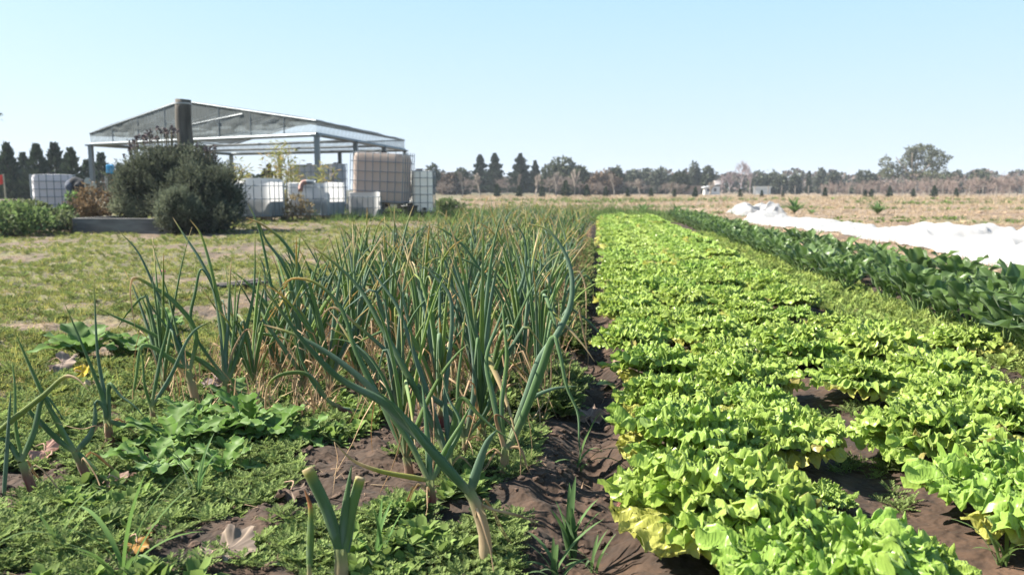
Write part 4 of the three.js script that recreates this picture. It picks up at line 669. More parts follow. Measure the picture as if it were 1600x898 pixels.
{
  const near = Array.from({ length: 5 }, (_, k) => lettuceLeaves(700 + k, 26, 18, 116).map((o) => { const g = new Geo(); lettuceLeaf(g, o); return g.build(); }));
  const midP = Array.from({ length: 5 }, (_, k) => lettuceLeaves(730 + k, 23, 8, 64).map((o) => { const g = new Geo(); lettuceLeaf(g, o); return g.build(); }));
  const farP = Array.from({ length: 4 }, (_, k) => { const g = new Geo(); for (const o of lettuceLeaves(760 + k, 18, 6, 30)) lettuceLeaf(g, o); return g.build(); });
  const head = (label, p, turn, s, geos, group) => { const t = thing('lettuce', label, 'lettuce', p, turn, group); geos.forEach((g) => part(t, 'leaf', g, M.lettuce)); t.scale.set(s * 0.96, s * 1.14, s * 0.96); return t; };
  const H = [[1112, 845, 1.14, 'biggest frilly lettuce at the bottom, right of the soil furrow'], [1070, 722, 1.0, 'frilly lettuce behind the biggest one, beside the furrow'], [1222, 718, 0.9, 'lettuce with a pale drooping outer leaf beside the bare soil'], [1300, 962, 1.02, 'pale lettuce cut off by the bottom edge'], [1405, 935, 0.66, 'small lettuce at the bottom edge by the bare soil'],
    [1048, 658, 0.92, 'lettuce squeezed between the two nearest pairs beside the furrow'], [1180, 664, 0.76, 'lettuce behind the one with the pale drooping leaf'], [1500, 655, 0.92, 'lettuce between the pale skirted one and the right edge'], [1590, 822, 1.06, 'lettuce at the right edge below the others, over the bare soil'], [1448, 718, 0.96, 'lettuce with a pale skirt hanging over the bare soil'], [1580, 700, 1.0, 'lettuce at the right edge behind the bare soil'], [1030, 600, 0.92, 'lettuce by the furrow just behind the first pair'], [1165, 622, 1.0, 'lettuce in the middle between furrow and bare soil'], [1345, 622, 0.9, 'lettuce at the far end of the bare soil'], [1460, 612, 1.0, 'wide lettuce right of the far end of the bare soil'],
    [1015, 520, 0.85, 'lettuce with yellowed outer leaves beside the furrow'], [1290, 792, 0.34, 'tiny lettuce seedling between the big heads'], [1060, 528, 0.9, 'second lettuce behind the yellowed one'], [1180, 532, 0.95, 'lettuce before the small bare gap'], [1360, 548, 0.9, 'lettuce right of the small bare gap'], [1505, 556, 0.85, 'lettuce at the weedy right rim of the bed'], [1240, 505, 0.62, 'small lettuce in the bare gap']];
  const taken = [];
  H.forEach(([px, py, s, label], i) => { const p = onGround(px, py); taken.push([p.x, p.z]); { const t = head(label, p, i * 1.31 + 0.4, s, s < 0.4 ? near[4].filter((_, k) => k % 3 === 1) : i < 13 ? near[i % 5] : midP[i % 5]); t.scale.set(s * 0.95, s * 1.1, s * 0.95); } });
  const R = rng(808); let cnt = 0;
  for (let row = 0; row < 60; row++) for (const [ci, cx] of [0.2, 0.53, 0.87, 1.2].entries()) {
    const d = 3.0 + row * 0.31 + [0, 0.155, 0.07, 0.23][ci] + (R() - 0.5) * 0.17, x = cx + (R() - 0.5) * 0.09, z = -d, r = R(), s0 = 0.72 + 0.36 * R(), turn = R() * 6.28; if (d > 20.5 + 0.6 * ci * 0.3) continue;
    if (taken.some(([a, b]) => Math.hypot(a - x, b - z) < 0.25) || r < 0.07) continue;
    const p = V(x, gh(x, z), z), group = ['lettuces of the row beside the furrow', 'lettuces of the second row', 'lettuces of the third row', 'lettuces of the row beside the weedy strip'][ci];
    const rowText = ['the row beside the furrow', 'the second row from the furrow', 'the third row from the furrow', 'the row beside the weedy strip'][ci], label = d < 6 ? `${ordinal('lettuce' + ci)} frilly lettuce behind the nearest big heads in ${rowText}` : `frilly lettuce in ${rowText}, ${d < 11 ? 'about halfway along the bed' : 'near the far end of the bed'}`, group2 = group + (d < 6 ? ', near part' : d < 11 ? ', middle part' : ', far part');
    if (d < 7) head(label, p, turn, s0, midP[cnt++ % 5], group2);
    else { const m = solo('lettuce', farP[cnt++ % 4], M.lettuce, label, 'lettuce', p, turn, group2); m.scale.set(s0 * 1.02, s0 * 1.25, s0 * 1.02); }
  }
  // a lettuce leaf lying on the furrow and a reddish wilted one
  const torn = (name, label, px, py, tone, edge, s) => { const p = onGround(px, py), g = new Geo(); lettuceLeaf(g, { az: 0, e0: 0.2, e1: -0.25, len: 0.1, wid: 0.075, seed: px, nu: 10, nv: 36, tone, edgeTone: edge, ruf: 0.7 }); const m = solo(name, g.build(), M.lettuce, label, 'leaf', p, 0.6); m.scale.setScalar(s); return m; };
  torn('lettuce_leaf', 'torn pale lettuce leaf lying on the furrow', 928, 612, [0.33, 0.42, 0.12], [0.4, 0.46, 0.14], 0.85);
  { const q = onGround(955, 842), m = torn('wilted_leaf', 'wilted pink leaf under the biggest lettuce', 950, 838, [0.34, 0.13, 0.10], [0.42, 0.18, 0.13], 0.6); m.position.set(q.x, q.y + 0.05, q.z + 0.02); }
}
// ------------------------------------------------------------------ onions
const GREENS = [[0.125, 0.215, 0.085], [0.165, 0.265, 0.08], [0.135, 0.215, 0.135], [0.22, 0.31, 0.08]], TIP = [[0.60, 0.46, 0.25], [0.66, 0.52, 0.31], [0.60, 0.42, 0.15]], STRAW = [0.62, 0.46, 0.28];
function onionLeaf(pts, r0, { green = GREENS[0], tip = TIP[0], tipAt = 0.86, base = [0.30, 0.34, 0.17], n = 16, seg = 7, dry = false, cut = false, seed = 1, flat = 0.62, baseLen = 0.12 }) {
  const g = new Geo(), P = smooth(pts, n);
  tube(g, P, (t) => { const s = cut ? lerp(0.85, 1, sst(0, 0.3, t)) : (t < 0.22 ? lerp(0.82, 1, t / 0.22) : Math.pow(1 - (t - 0.22) / 0.78, 0.75) * 0.94 + 0.06); return r0 * s * (dry ? 0.7 + 0.4 * noise(t * 9, seed, 0.5) : 1 + 0.04 * noise(t * 7, seed, 0.5)); }, seg, (t, a) => {
    const w = 0.9 + 0.2 * noise(t * 3 + seed, a * 2.5, 0.3); const bloom = 0.4 * sst(0.15, 0.7, noise(t * 8 + seed * 1.7, Math.cos(a) * 1.1, Math.sin(a) * 1.1 + 0.3)); let c = dry ? mix3(STRAW, [0.36, 0.22, 0.12], clamp(0.5 + 0.8 * noise(t * 6, seed + 4, 0.5))) : mix3(mul3(green, w), [0.26, 0.34, 0.30], bloom);
    if (!dry) { c = mix3(base, c, sst(0.0, baseLen, t)); const y = sst(tipAt - 0.16, tipAt, t); c = mix3(c, [0.33, 0.34, 0.07], y * 0.8 * (1 - sst(tipAt, tipAt + 0.05, t))); c = mix3(c, mul3(tip, 0.85 + 0.3 * noise(t * 20, seed, 0.5)), sst(tipAt - 0.03, tipAt + 0.04, t)); }
    return c; }, { flat: dry ? 0.35 : flat, cap: cut });
  return g.build();
}
function stemGeo(pts, r, red = 0.6, n = 8) {
  const g = new Geo(); tube(g, smooth(pts, n), (t) => r * lerp(1.12, 0.86, t) * (1 + 0.05 * Math.sin(t * 21)), 10, (t, a) => { const skin = mix3([0.46, 0.36, 0.22], [0.17, 0.045, 0.05], clamp(red + 0.4 * noise(a * 2, t * 4, 0.5))); return mix3(skin, [0.24, 0.28, 0.12], sst(0.55, 1, t)); }); return g.build();
}
function randomOnion(seed, k = 1) {                        // returns [name, geometry] pairs about the plant's base
  const R = rng(seed), out = [], neck = V(0.02 * (R() - 0.5), 0.05 + 0.03 * R(), 0.02 * (R() - 0.5)), rs = 0.010 + 0.005 * R();
  out.push(['stem', stemGeo([V(0, -0.03, 0), V(neck.x * 0.3, 0.02, neck.z * 0.3), neck], rs, 0.15 + R() * 0.8)]);
  const nl = Math.round((7.5 + R() * 3.5) * k), a0 = R() * 6.28;
  for (let i = 0; i < nl; i++) {
    const az = a0 + (i % 2) * Math.PI + (R() - 0.5) * 1.5, L = (0.34 + 0.24 * R()) * (i < 2 ? 0.85 : 1), kink = R() < 0.32 ? 0.5 + 0.35 * R() : 2, curve = 0.2 + R() * R() * 2.1, pts = [neck.clone()]; let lean = 0.06 + 0.5 * R() * R() + (i < 2 ? 0.25 : 0), p = neck.clone(), side = (R() - 0.5) * 0.5;
    const N = 11; for (let j = 1; j <= N; j++) { const t = j / N; if (t > kink && t - 1 / N <= kink) lean += 1.4 + R() * 0.9; else lean += curve * t * t / N * 2.4; const a = az + side * t; p = p.clone().add(V(Math.cos(a) * Math.sin(lean), Math.cos(lean), Math.sin(a) * Math.sin(lean)).multiplyScalar(L / N)); if (p.y < 0.01) p.y = 0.01; pts.push(p); }
    const tipAt = kink < 1 && R() < 0.5 ? kink + 0.03 : R() < 0.75 ? 0.78 + 0.2 * R() : 1.1;
    out.push(['leaf', onionLeaf(pts, 0.0074 + 0.0048 * R(), { green: mul3(GREENS[Math.floor(R() * 4)], 0.85 + 0.3 * R()), tip: TIP[Math.floor(R() * 3)], tipAt, seed: seed + i, n: 13, seg: 6 })]);
  }
  const nd = 6 + Math.floor(R() * 4);
  for (let i = 0; i < nd; i++) { const az = R() * 6.28, L = 0.14 + 0.2 * R(), h = neck.y + 0.16 * R(), pts = [V(neck.x, neck.y * 0.7, neck.z), V(Math.cos(az) * L * 0.35, h + 0.05 * R() + 0.03, Math.sin(az) * L * 0.35), V(Math.cos(az + 0.2) * L * 0.6, h * 0.6, Math.sin(az + 0.2) * L * 0.6), V(Math.cos(az + 0.4) * L * 0.75, 0.012, Math.sin(az + 0.4) * L * 0.75)]; out.push(['dry_leaf', onionLeaf(pts, 0.0045, { dry: true, seed: seed * 3 + i, n: 8, seg: 5 })]); }
  return out;
}
// plants one can follow leaf by leaf in the photograph. base, neck: pixels; leaves: [pixel path from the neck, radius mm, options, distance the tip comes nearer]
const HERO = [];
{
  const B = (t) => ({ green: GREENS[2], ...t }), G = (t) => ({ green: GREENS[1], ...t }), D = { dry: true }, K = (t) => ({ green: GREENS[0], ...t });
  HERO.push(['onion with thick curved pale stem at the bottom, leaves sweeping far left', [[759, 884], [757, 835], [742, 785], [733, 768]], 13, 0.05, [
    [[[733, 768], [690, 722], [640, 664], [598, 628], [530, 591], [483, 544], [442, 491], [399, 429]], 9.5, K({ tipAt: 0.97, n: 26 }), 0.02], [[[731, 766], [672, 700], [618, 650], [573, 600], [514, 553], [458, 522], [411, 507]], 9, B({ tipAt: 0.9, n: 24 }), -0.06], [[[736, 766], [745, 735], [762, 690], [776, 672]], 9, B({ tipAt: 1.2 }), 0.02], [[[742, 785], [770, 796], [812, 806], [850, 822]], 5, D, 0.04], [[[731, 768], [700, 735], [660, 690], [622, 640], [590, 612]], 8, K({ tipAt: 1.2 }), 0.03]]]);
  HERO.push(['dark stemmed onion in the middle foreground with a tan withered leaf pointing left', [[677, 800], [674, 775], [671, 750]], 11, 0.85, [
    [[[668, 748], [640, 690], [612, 650], [583, 606], [555, 547], [533, 482], [495, 443], [458, 435], [439, 446]], 7.5, K({ tipAt: 0.8, tip: TIP[2], n: 26 }), -0.03], [[[668, 750], [640, 745], [590, 735], [550, 718], [522, 690]], 6, { green: [0.34, 0.33, 0.09], base: [0.3, 0.33, 0.12], tipAt: 0.55 }, 0.05], [[[522, 690], [527, 715], [523, 745], [519, 775]], 3, D, 0.02], [[[672, 750], [669, 700], [664, 640], [659, 600]], 7, K({ tipAt: 1.2 }), -0.05], [[[676, 748], [695, 705], [722, 660], [736, 632]], 6, G({ tipAt: 1.2 }), 0], [[[675, 750], [700, 710], [720, 665], [700, 620], [685, 560]], 6, K({ tipAt: 0.95 }), -0.08]]]);
  HERO.push(['onion with a long leaf rising straight left behind the dark stemmed one', [[706, 752], [703, 735], [701, 715]], 10, 0.7, [
    [[[699, 714], [660, 630], [623, 560], [592, 503], [561, 450], [514, 404], [480, 380]], 8.5, K({ tipAt: 0.9, n: 24 }), -0.04], [[[700, 714], [670, 620], [645, 547], [620, 478], [592, 438], [573, 410]], 6, B({ tipAt: 0.98, n: 20 }), -0.1], [[[702, 714], [698, 660], [695, 628], [704, 466], [679, 432], [651, 404]], 6.5, B({ tipAt: 0.97, n: 24 }), -0.05], [[[703, 714], [708, 670], [722, 622], [745, 645], [775, 672], [805, 690]], 7.5, G({ tipAt: 1.2, n: 24 }), 0.06], [[[700, 716], [680, 650], [648, 560], [640, 520]], 5, B({ tipAt: 0.9 }), 0]]]);
  HERO.push(['onion with tall leaves crossing in the centre of the bed edge', [[728, 716], [727, 700], [726, 684]], 9.5, 0.75, [
    [[[728, 682], [742, 600], [733, 505], [718, 450], [700, 412]], 7, B({ tipAt: 0.97, n: 20 }), -0.02], [[[730, 682], [765, 630], [757, 580], [742, 522], [723, 460], [698, 407]], 6.5, K({ tipAt: 0.97, n: 22 }), 0.05], [[[726, 682], [745, 600], [752, 545], [735, 503], [712, 439], [703, 412]], 6, B({ tipAt: 0.95, n: 20 }), -0.06], [[[724, 682], [700, 640], [660, 610], [610, 555], [560, 510], [520, 480], [500, 495]], 7, B({ tipAt: 0.7, tip: STRAW, n: 22 }), 0.02], [[[725, 684], [715, 620], [722, 540], [728, 480]], 5, G({ tipAt: 0.9 }), -0.02]]]);
  HERO.push(['onion with a great arched leaf and a broken folded leaf beside the furrow', [[787, 742], [788, 722], [790, 702]], 12, 0.3, [
    [[[792, 700], [822, 620], [845, 558], [872, 520], [892, 474], [893, 427], [880, 390], [854, 358], [822, 349]], 8.5, B({ tipAt: 0.96, n: 28 }), -0.12], [[[794, 702], [820, 645], [845, 580], [866, 527], [874, 550], [886, 605], [903, 646], [905, 690], [908, 722]], 9.5, K({ tipAt: 1.2, n: 34 }), 0.06], [[[788, 700], [775, 648], [795, 660], [812, 700], [814, 760], [822, 790]], 8, { dry: true, n: 26 }, 0.07], [[[790, 700], [812, 700], [826, 735], [850, 768]], 5, { ...D, n: 14 }, 0.05], [[[788, 700], [770, 620], [760, 560], [780, 500], [802, 440]], 6.5, K({ tipAt: 0.97, n: 20 }), -0.1], [[[796, 700], [830, 625], [862, 608], [880, 605], [900, 603]], 5, B({ tipAt: 1.2 }), 0], [[[789, 702], [783, 640], [792, 560], [787, 500], [784, 470]], 6, G({ tipAt: 1.2 }), -0.05]]]);
  HERO.push(['onion with folded broad leaves in the middle of the bed behind the arched one', [[806, 596], [805, 582], [804, 568]], 11, 0.4, [
    [[[804, 568], [795, 530], [802, 477], [819, 430], [819, 372], [796, 338]], 9, B({ tipAt: 0.98, n: 24 }), 0], [[[800, 568], [770, 555], [745, 580], [760, 545], [790, 500], [812, 480]], 8, K({ tipAt: 1.2, n: 22 }), 0.05], [[[806, 568], [830, 510], [850, 455], [862, 460], [880, 500]], 8, K({ tipAt: 1.2, n: 20 }), 0], [[[806, 570], [850, 535], [880, 520], [905, 484]], 8, B({ tipAt: 1.2 }), 0.05], [[[905, 484], [912, 520], [919, 555], [918, 578]], 5, { dry: true, seed: 4 }, 0], [[[803, 568], [779, 468], [750, 422], [721, 381], [690, 358], [672, 352]], 7, K({ tipAt: 0.9, n: 22 }), -0.05], [[[804, 568], [812, 500], [845, 420], [838, 380]], 6, B({ tipAt: 0.97 }), -0.1]]]);
  HERO.push(['onion at the bed edge with a withered bent tip hanging over the weeds', [[872, 545], [873, 532], [874, 518]], 10, 0.4, [
    [[[874, 518], [880, 470], [892, 430], [905, 425], [914, 445], [916, 500], [915, 540]], 5, { green: GREENS[0], tipAt: 0.45, tip: STRAW, n: 24 }, 0.04], [[[873, 518], [885, 460], [905, 430], [922, 410]], 6, B({ tipAt: 0.9 }), 0], [[[875, 518], [900, 450], [915, 430], [926, 445], [927, 470]], 6, K({ tipAt: 0.9, n: 18 }), 0], [[[872, 518], [860, 450], [850, 400], [846, 350]], 6, B({ tipAt: 0.95 }), -0.1], [[[872, 518], [885, 440], [885, 380], [870, 330]], 6, B({ tipAt: 0.9 }), -0.2]]]);
  HERO.push(['onion at left with leaves fanning over the lawn, one folded down', [[306, 632], [300, 605], [292, 578]], 15, 0.15, [
    [[[288, 574], [280, 571], [241, 544], [222, 540], [212, 590], [202, 639], [190, 668]], 7.5, G({ tipAt: 0.9, tip: STRAW, n: 28 }), 0.05], [[[292, 576], [280, 545], [269, 518], [240, 447], [213, 391], [184, 360]], 7.5, B({ tipAt: 0.97, n: 22 }), -0.03], [[[294, 576], [284, 545], [276, 518], [262, 462], [247, 413], [233, 367]], 6, K({ tipAt: 0.98, n: 20 }), -0.06], [[[297, 576], [305, 518], [269, 469], [240, 449], [209, 434], [203, 448], [211, 518]], 8, G({ tipAt: 0.62, tip: STRAW, n: 28 }), 0.02], [[[287, 590], [274, 570], [268, 610], [250, 640], [230, 655]], 5, { ...D, n: 16 }, 0.05], [[[290, 578], [265, 520], [230, 470], [222, 448]], 5, K({ tipAt: 0.95 }), 0]]]);
  HERO.push(['onion with thick upright leaves and one orange tip left of the bed', [[355, 632], [353, 612], [352, 594]], 13, 0.35, [
    [[[352, 592], [352, 540], [349, 509], [336, 449], [322, 393], [311, 362], [296, 343]], 8.5, { green: GREENS[3], tipAt: 0.86, tip: TIP[2], n: 24 }, -0.02], [[[350, 592], [345, 520], [334, 454], [314, 409], [287, 367], [269, 339]], 7.5, B({ tipAt: 0.93, n: 22 }), -0.08], [[[354, 592], [352, 550], [356, 509], [358, 454], [361, 402]], 8, B({ tipAt: 0.84, tip: STRAW }), 0], [[[356, 592], [362, 550], [365, 509], [369, 436]], 6, G({ tipAt: 0.97 }), 0.02], [[[357, 594], [372, 550], [385, 509], [396, 454], [398, 360]], 9, K({ tipAt: 0.98 }), 0], [[[350, 595], [320, 568], [283, 548], [219, 512], [180, 495], [150, 480]], 9, G({ tipAt: 0.93, n: 22 }), 0.04], [[[351, 592], [298, 509], [305, 454], [314, 420], [330, 445], [345, 500]], 6.5, K({ tipAt: 1.2, n: 24 }), -0.02], [[[352, 595], [365, 545], [385, 515], [400, 520]], 5, D, 0.03]]]);
  HERO.push(['onion with the tallest leaf reaching over the rim of the open tank', [[425, 572], [425, 555], [425, 535]], 12, 0.7, [
    [[[426, 533], [430, 480], [423, 445], [403, 353], [387, 318]], 8.5, K({ tipAt: 0.97, n: 22 }), -0.02], [[[428, 533], [460, 470], [470, 431], [443, 378], [408, 350], [384, 340]], 9, { green: GREENS[0], tipAt: 0.72, tip: TIP[2], n: 22 }, 0], [[[427, 535], [455, 460], [440, 410], [415, 375], [400, 345], [384, 350]], 7, K({ tipAt: 0.8, tip: STRAW, n: 22 }), 0.03], [[[424, 535], [415, 470], [412, 420], [401, 392]], 6, B({ tipAt: 0.9, tip: STRAW }), 0], [[[426, 537], [442, 500], [455, 488], [480, 500]], 5, D, 0.02], [[[427, 533], [450, 470], [465, 400], [470, 350]], 6, G({ tipAt: 0.96 }), -0.08]]]);
  HERO.push(['slim onion standing alone at left with upright dark leaves', [[172, 692], [169, 675], [167, 655]], 12, 0.7, [
    [[[168, 653], [166, 634], [152, 554], [146, 436]], 8, B({ tipAt: 0.99, n: 18 }), 0], [[[165, 653], [160, 623], [134, 554], [99, 471]], 7.5, K({ tipAt: 0.99, n: 18 }), 0.02], [[[170, 655], [171, 600], [187, 618], [209, 634], [232, 660]], 7, K({ tipAt: 1.2, n: 18 }), 0.04], [[[165, 656], [163, 640], [150, 626], [144, 660]], 7, B({ tipAt: 1.2, n: 14 }), 0.04], [[[170, 658], [195, 665], [225, 664], [250, 668]], 7, K({ tipAt: 1.2 }), 0.03]]]);
  HERO.push(['reddish stemmed onion leaning left at the left foreground', [[141, 760], [128, 730], [117, 706]], 11, 0.75, [
    [[[116, 705], [97, 675], [64, 612], [40, 559], [19, 511]], 7.5, G({ tipAt: 0.98, n: 20 }), 0], [[[114, 705], [91, 688], [61, 658], [45, 640], [67, 618], [102, 660]], 7.5, K({ tipAt: 1.2, n: 24 }), 0.02], [[[121, 703], [141, 678], [149, 650], [145, 625]], 7, B({ tipAt: 1.2 }), 0], [[[118, 706], [150, 665], [128, 670], [85, 660]], 4, { dry: true, seed: 9 }, 0.05], [[[120, 708], [135, 720], [152, 735]], 7, K({ tipAt: 1.2 }), 0.04]]]);
  HERO.push(['reddish stemmed onion at the left edge with a yellowing bent leaf', [[52, 772], [42, 745], [34, 722]], 11, 0.8, [
    [[[33, 720], [52, 675], [67, 620], [80, 640], [98, 665]], 8, K({ tipAt: 1.2, n: 22 }), 0], [[[30, 720], [10, 690], [-20, 680]], 7, K({ tipAt: 1.2 }), 0], [[[-20, 690], [16, 658], [67, 618], [102, 588], [120, 592], [138, 610]], 6.5, { green: [0.20, 0.25, 0.07], tipAt: 0.6, tip: STRAW, n: 22 }, 0.05], [[[34, 718], [24, 670], [22, 600], [18, 565]], 5, G({ tipAt: 1.2 }), -0.02], [[[4, 790], [10, 700], [14, 640], [16, 610]], 5.5, B({ tipAt: 1.2 }), 0.04]]]);
  HERO.push(['cut off onion stub with three green stalks at the bottom edge', [[534, 925], [533, 890], [532, 855]], 14, 0.02, [
    [[[531, 862], [512, 800], [480, 732]], 10.5, { green: GREENS[0], cut: true, tipAt: 0.97, base: GREENS[0] }, 0.03], [[[535, 858], [540, 790], [549, 728]], 8.5, { green: GREENS[0], tipAt: 1.2, base: GREENS[0] }, 0.01], [[[538, 860], [551, 790], [563, 746]], 8.5, { green: GREENS[1], cut: true, tipAt: 0.96, base: GREENS[1] }, 0.02], [[[541, 862], [550, 815], [556, 770]], 6, { green: GREENS[2], tipAt: 1.2, base: GREENS[2] }, 0.02]]]);
  HERO.push(['single onion shoot with orange withered tip at the bottom edge', [[483, 925], [483, 900], [483, 880]], 5, 0, [
    [[[483, 885], [485, 830], [484, 790], [475, 764]], 6.5, { green: [0.16, 0.24, 0.06], tipAt: 0.62, tip: [0.45, 0.20, 0.08], base: GREENS[1] }, 0.01]]]);
  HERO.push(['onion with drooping yellow leaf behind the thick stem at left', [[240, 660], [238, 648], [236, 636]], 8, 0.5, [
    [[[236, 634], [250, 560], [262, 500], [250, 470]], 6, K({ tipAt: 0.97 }), 0], [[[238, 634], [265, 590], [300, 520], [330, 500]], 6, B({ tipAt: 0.95 }), 0], [[[235, 636], [225, 600], [222, 560], [216, 540]], 5, G({ tipAt: 0.9 }), 0]]]);
  HERO.push(['onion lying over with a pink stem behind the dark stemmed onion', [[556, 652], [535, 640], [514, 628]], 9, 0.95, [
    [[[514, 628], [490, 600], [470, 560], [455, 500]], 6, K({ tipAt: 0.97 }), 0], [[[513, 627], [480, 585], [440, 585], [420, 600], [414, 640], [420, 676]], 6.5, { green: [0.16, 0.22, 0.07], tipAt: 0.6, tip: STRAW, n: 22 }, 0.05], [[[560, 645], [530, 638], [575, 642], [600, 640]], 6, B({ tipAt: 1.2 }), 0.02]]]);
}
{
  HERO.forEach(([label, stem, rs, red, leaves], hi) => {
    const b = onGround(...stem[0]), d0 = depthOf(b), t = thing('onion_plant', label, 'onion', b);
    const U = (q, dz = 0) => at(q[0], q[1], d0 - dz).sub(b), sp = stem.map((q) => U(q)); sp.unshift(sp[0].clone().add(V(0, -0.04, 0)));
    part(t, 'stem', stemGeo(sp, rs / 1000, red, 12), M.onion);
    leaves.forEach(([path, r, o, near], i) => { const n = path.length - 1, R = rng(hi * 20 + i), side = (R() - 0.5) * 0.05; part(t, o.dry ? 'dry_leaf' : 'leaf', onionLeaf(path.map((q, k) => U(q, (near + side) * k / n)), r / 880, { n: 18, seg: 8, seed: hi * 10 + i, ...o }), M.onion); });
    const R = rng(900 + hi); if (hi < 13) for (let i = 0; i < 3; i++) { const a = R() * 6.28, top = sp[sp.length - 1]; part(t, 'dry_leaf', onionLeaf([top.clone().multiplyScalar(0.6), top.clone().multiplyScalar(0.75).add(V(Math.cos(a) * 0.03, 0.015, Math.sin(a) * 0.03)), V(Math.cos(a) * 0.07, 0.02, Math.sin(a) * 0.07), V(Math.cos(a + 0.3) * 0.11, 0.008, Math.sin(a + 0.3) * 0.11)], 0.0042, { dry: true, seed: hi * 7 + i, n: 9, seg: 5 }), M.onion); }
  });
  const heroSpots = HERO.map((h) => onGround(...h[1][0]));
  const P1 = Array.from({ length: 12 }, (_, k) => randomOnion(1000 + k)), P2 = Array.from({ length: 9 }, (_, k) => mergeGeometries(randomOnion(1100 + k, 1.25).map((q) => q[1])));
  const R = rng(55); let c1 = 0, c2 = 0, total = HERO.length;
  const protoP = new Map();
  [[640, 742, 'left of the tan withered leaf'], [752, 700, 'between the arched onion and the tall crossing one'], [690, 668, 'behind the onion with the long left leaf'], [762, 655, 'behind the arched leaf onion'], [618, 655, 'right of the pink stemmed fallen onion'], [838, 640, 'nearest the furrow weeds'], [846, 590, 'right of the folded broad leaves'], [560, 610, 'above the pink stemmed fallen onion'], [470, 612, 'right of the tallest leaf onion'], [735, 610, 'at the back of the near clump'], [660, 610, 'at the back left of the near clump']].forEach(([px, py, w], i) => { const p = onGround(px, py), R5 = rng(1500 + i), t = thing('onion_plant', `blue green onion filling the near clump, ${w}`, 'onion', p, R5() * 6.28); heroSpots.push(p); P1[(i * 5 + 2) % 12].forEach(([n, g]) => part(t, n, g, M.onion)); t.scale.setScalar(0.92 + 0.2 * R5()); total++; });
  for (let row = 0; row < 62; row++) for (const [ci, cx] of [-0.3, -0.62, -0.92, -1.22, -1.5].entries()) {
    const d = 2.5 + row * 0.185 + 0.0013 * row * row + (ci % 2) * 0.1 + (R() - 0.5) * 0.16, x = cx + (R() - 0.5) * 0.16, z = -d, turn = R() * 6.28, s = (0.80 + 0.32 * R()) * lerp(1, 0.88, sst(6, 16, d)), drop = R();
    if (d > 18 || total >= 325 || heroSpots.some((q) => Math.hypot(q.x - x, q.z - z) < 0.12)) continue;
    if (d < 3.1 && (drop < 0.25 || (ci === 0 && d < 2.9))) continue;
    const p = V(x, gh(x, z), z), rowName = ['the row beside the furrow', 'the second row from the furrow', 'the middle row', 'the second row from the lawn', 'the row beside the lawn'][ci], where = d < 5 ? 'first dense part' : d < 8 ? 'middle part' : d < 12.5 ? 'third quarter' : 'far end', zone = [d < 5 ? `${ordinal('onion' + ci)} dense onion from the near end of ${rowName}` : `tan tipped onion in ${rowName}, ${where} of bed`, `onions of ${rowName}, ${where}`];
    if (d < 6.2) {
      const k = c1++ % 12; let t;
      if (!protoP.has(k)) { t = thing('onion_plant', zone[0], 'onion', p, turn, zone[1]); P1[k].forEach(([n, g]) => part(t, n, g, M.onion)); t.scale.setScalar(s); protoP.set(k, t); } else t = copyOf(protoP.get(k), p, turn, zone[0], zone[1], s);
    } else { const m = solo('onion_plant', P2[c2++ % 9], M.onion, zone[0], 'onion', p, turn, zone[1]); m.scale.setScalar(s); }
    total++;
  }
}
// ------------------------------------------------------------------ dark leafy greens
function spoonLeaf(o) {                                     // petiole and a wavy spoon-shaped blade
  const g = new Geo(), { az, lean, pet, len, wid, seed, tone, nu = 9, nv = 8 } = o, R = rng(seed), ca = Math.cos(az), sa = Math.sin(az), pts = []; let p = V(0.008 * ca, 0, 0.008 * sa), e = Math.PI / 2 - lean * 0.7, bend = 0.5 + R() * 0.9; const all = pet + len, N = 18;
  for (let i = 0; i <= N; i++) { pts.push(p.clone()); e -= bend * Math.pow(i / N, 1.3) / N * 2; p = p.clone().add(V(Math.cos(e) * ca, Math.sin(e), Math.cos(e) * sa).multiplyScalar(all / N)); }
  const side = V(-sa, 0, ca), k0 = Math.round(N * pet / all); tube(g, pts.slice(0, k0 + 2), (t) => 0.0045 - 0.0015 * t, 5, () => [0.20, 0.30, 0.10]);
  const base = g.n; for (let i = 0; i <= nu; i++) { const t = i / nu, f = lerp(k0, N, t), q = Math.min(N - 1, Math.floor(f)), c = pts[q].clone().lerp(pts[q + 1], f - q), T = pts[q + 1].clone().sub(pts[q]).normalize(), n = V().crossVectors(side, T), w = wid * Math.pow(Math.sin(Math.PI * Math.min(1, 0.06 + t * 0.94)), 0.62) * (t < 0.5 ? 0.75 + 0.5 * t : 1) * 0.5;
    for (let j = 0; j <= nv; j++) { const u = j / nv * 2 - 1, h = 0.35 * w * u * u + 0.012 * Math.abs(u) * Math.sin(t * 13 + seed + (u > 0 ? 2 : 0)) + 0.004 * noise(t * 9, u * 5 + seed, 0.5), rib = Math.exp(-sq(u * 9)), v = Math.pow(0.5 + 0.5 * Math.cos((t * 7 - Math.abs(u) * 1.6) * 6.28), 6) * 0.25; const col = mix3(mul3(tone, 0.9 + 0.2 * noise(t * 8, u * 4, seed * 0.3 + 0.1)), [0.24, 0.33, 0.14], clamp(rib * 0.7 + v * 0.35)); g.vv(c.clone().addScaledVector(side, u * w).addScaledVector(n, h), col); } }
  for (let i = 0; i < nu; i++) for (let j = 0; j < nv; j++) { const q = base + i * (nv + 1) + j; g.quad(q, q + nv + 1, q + nv + 2, q + 1); }
  return g;
}
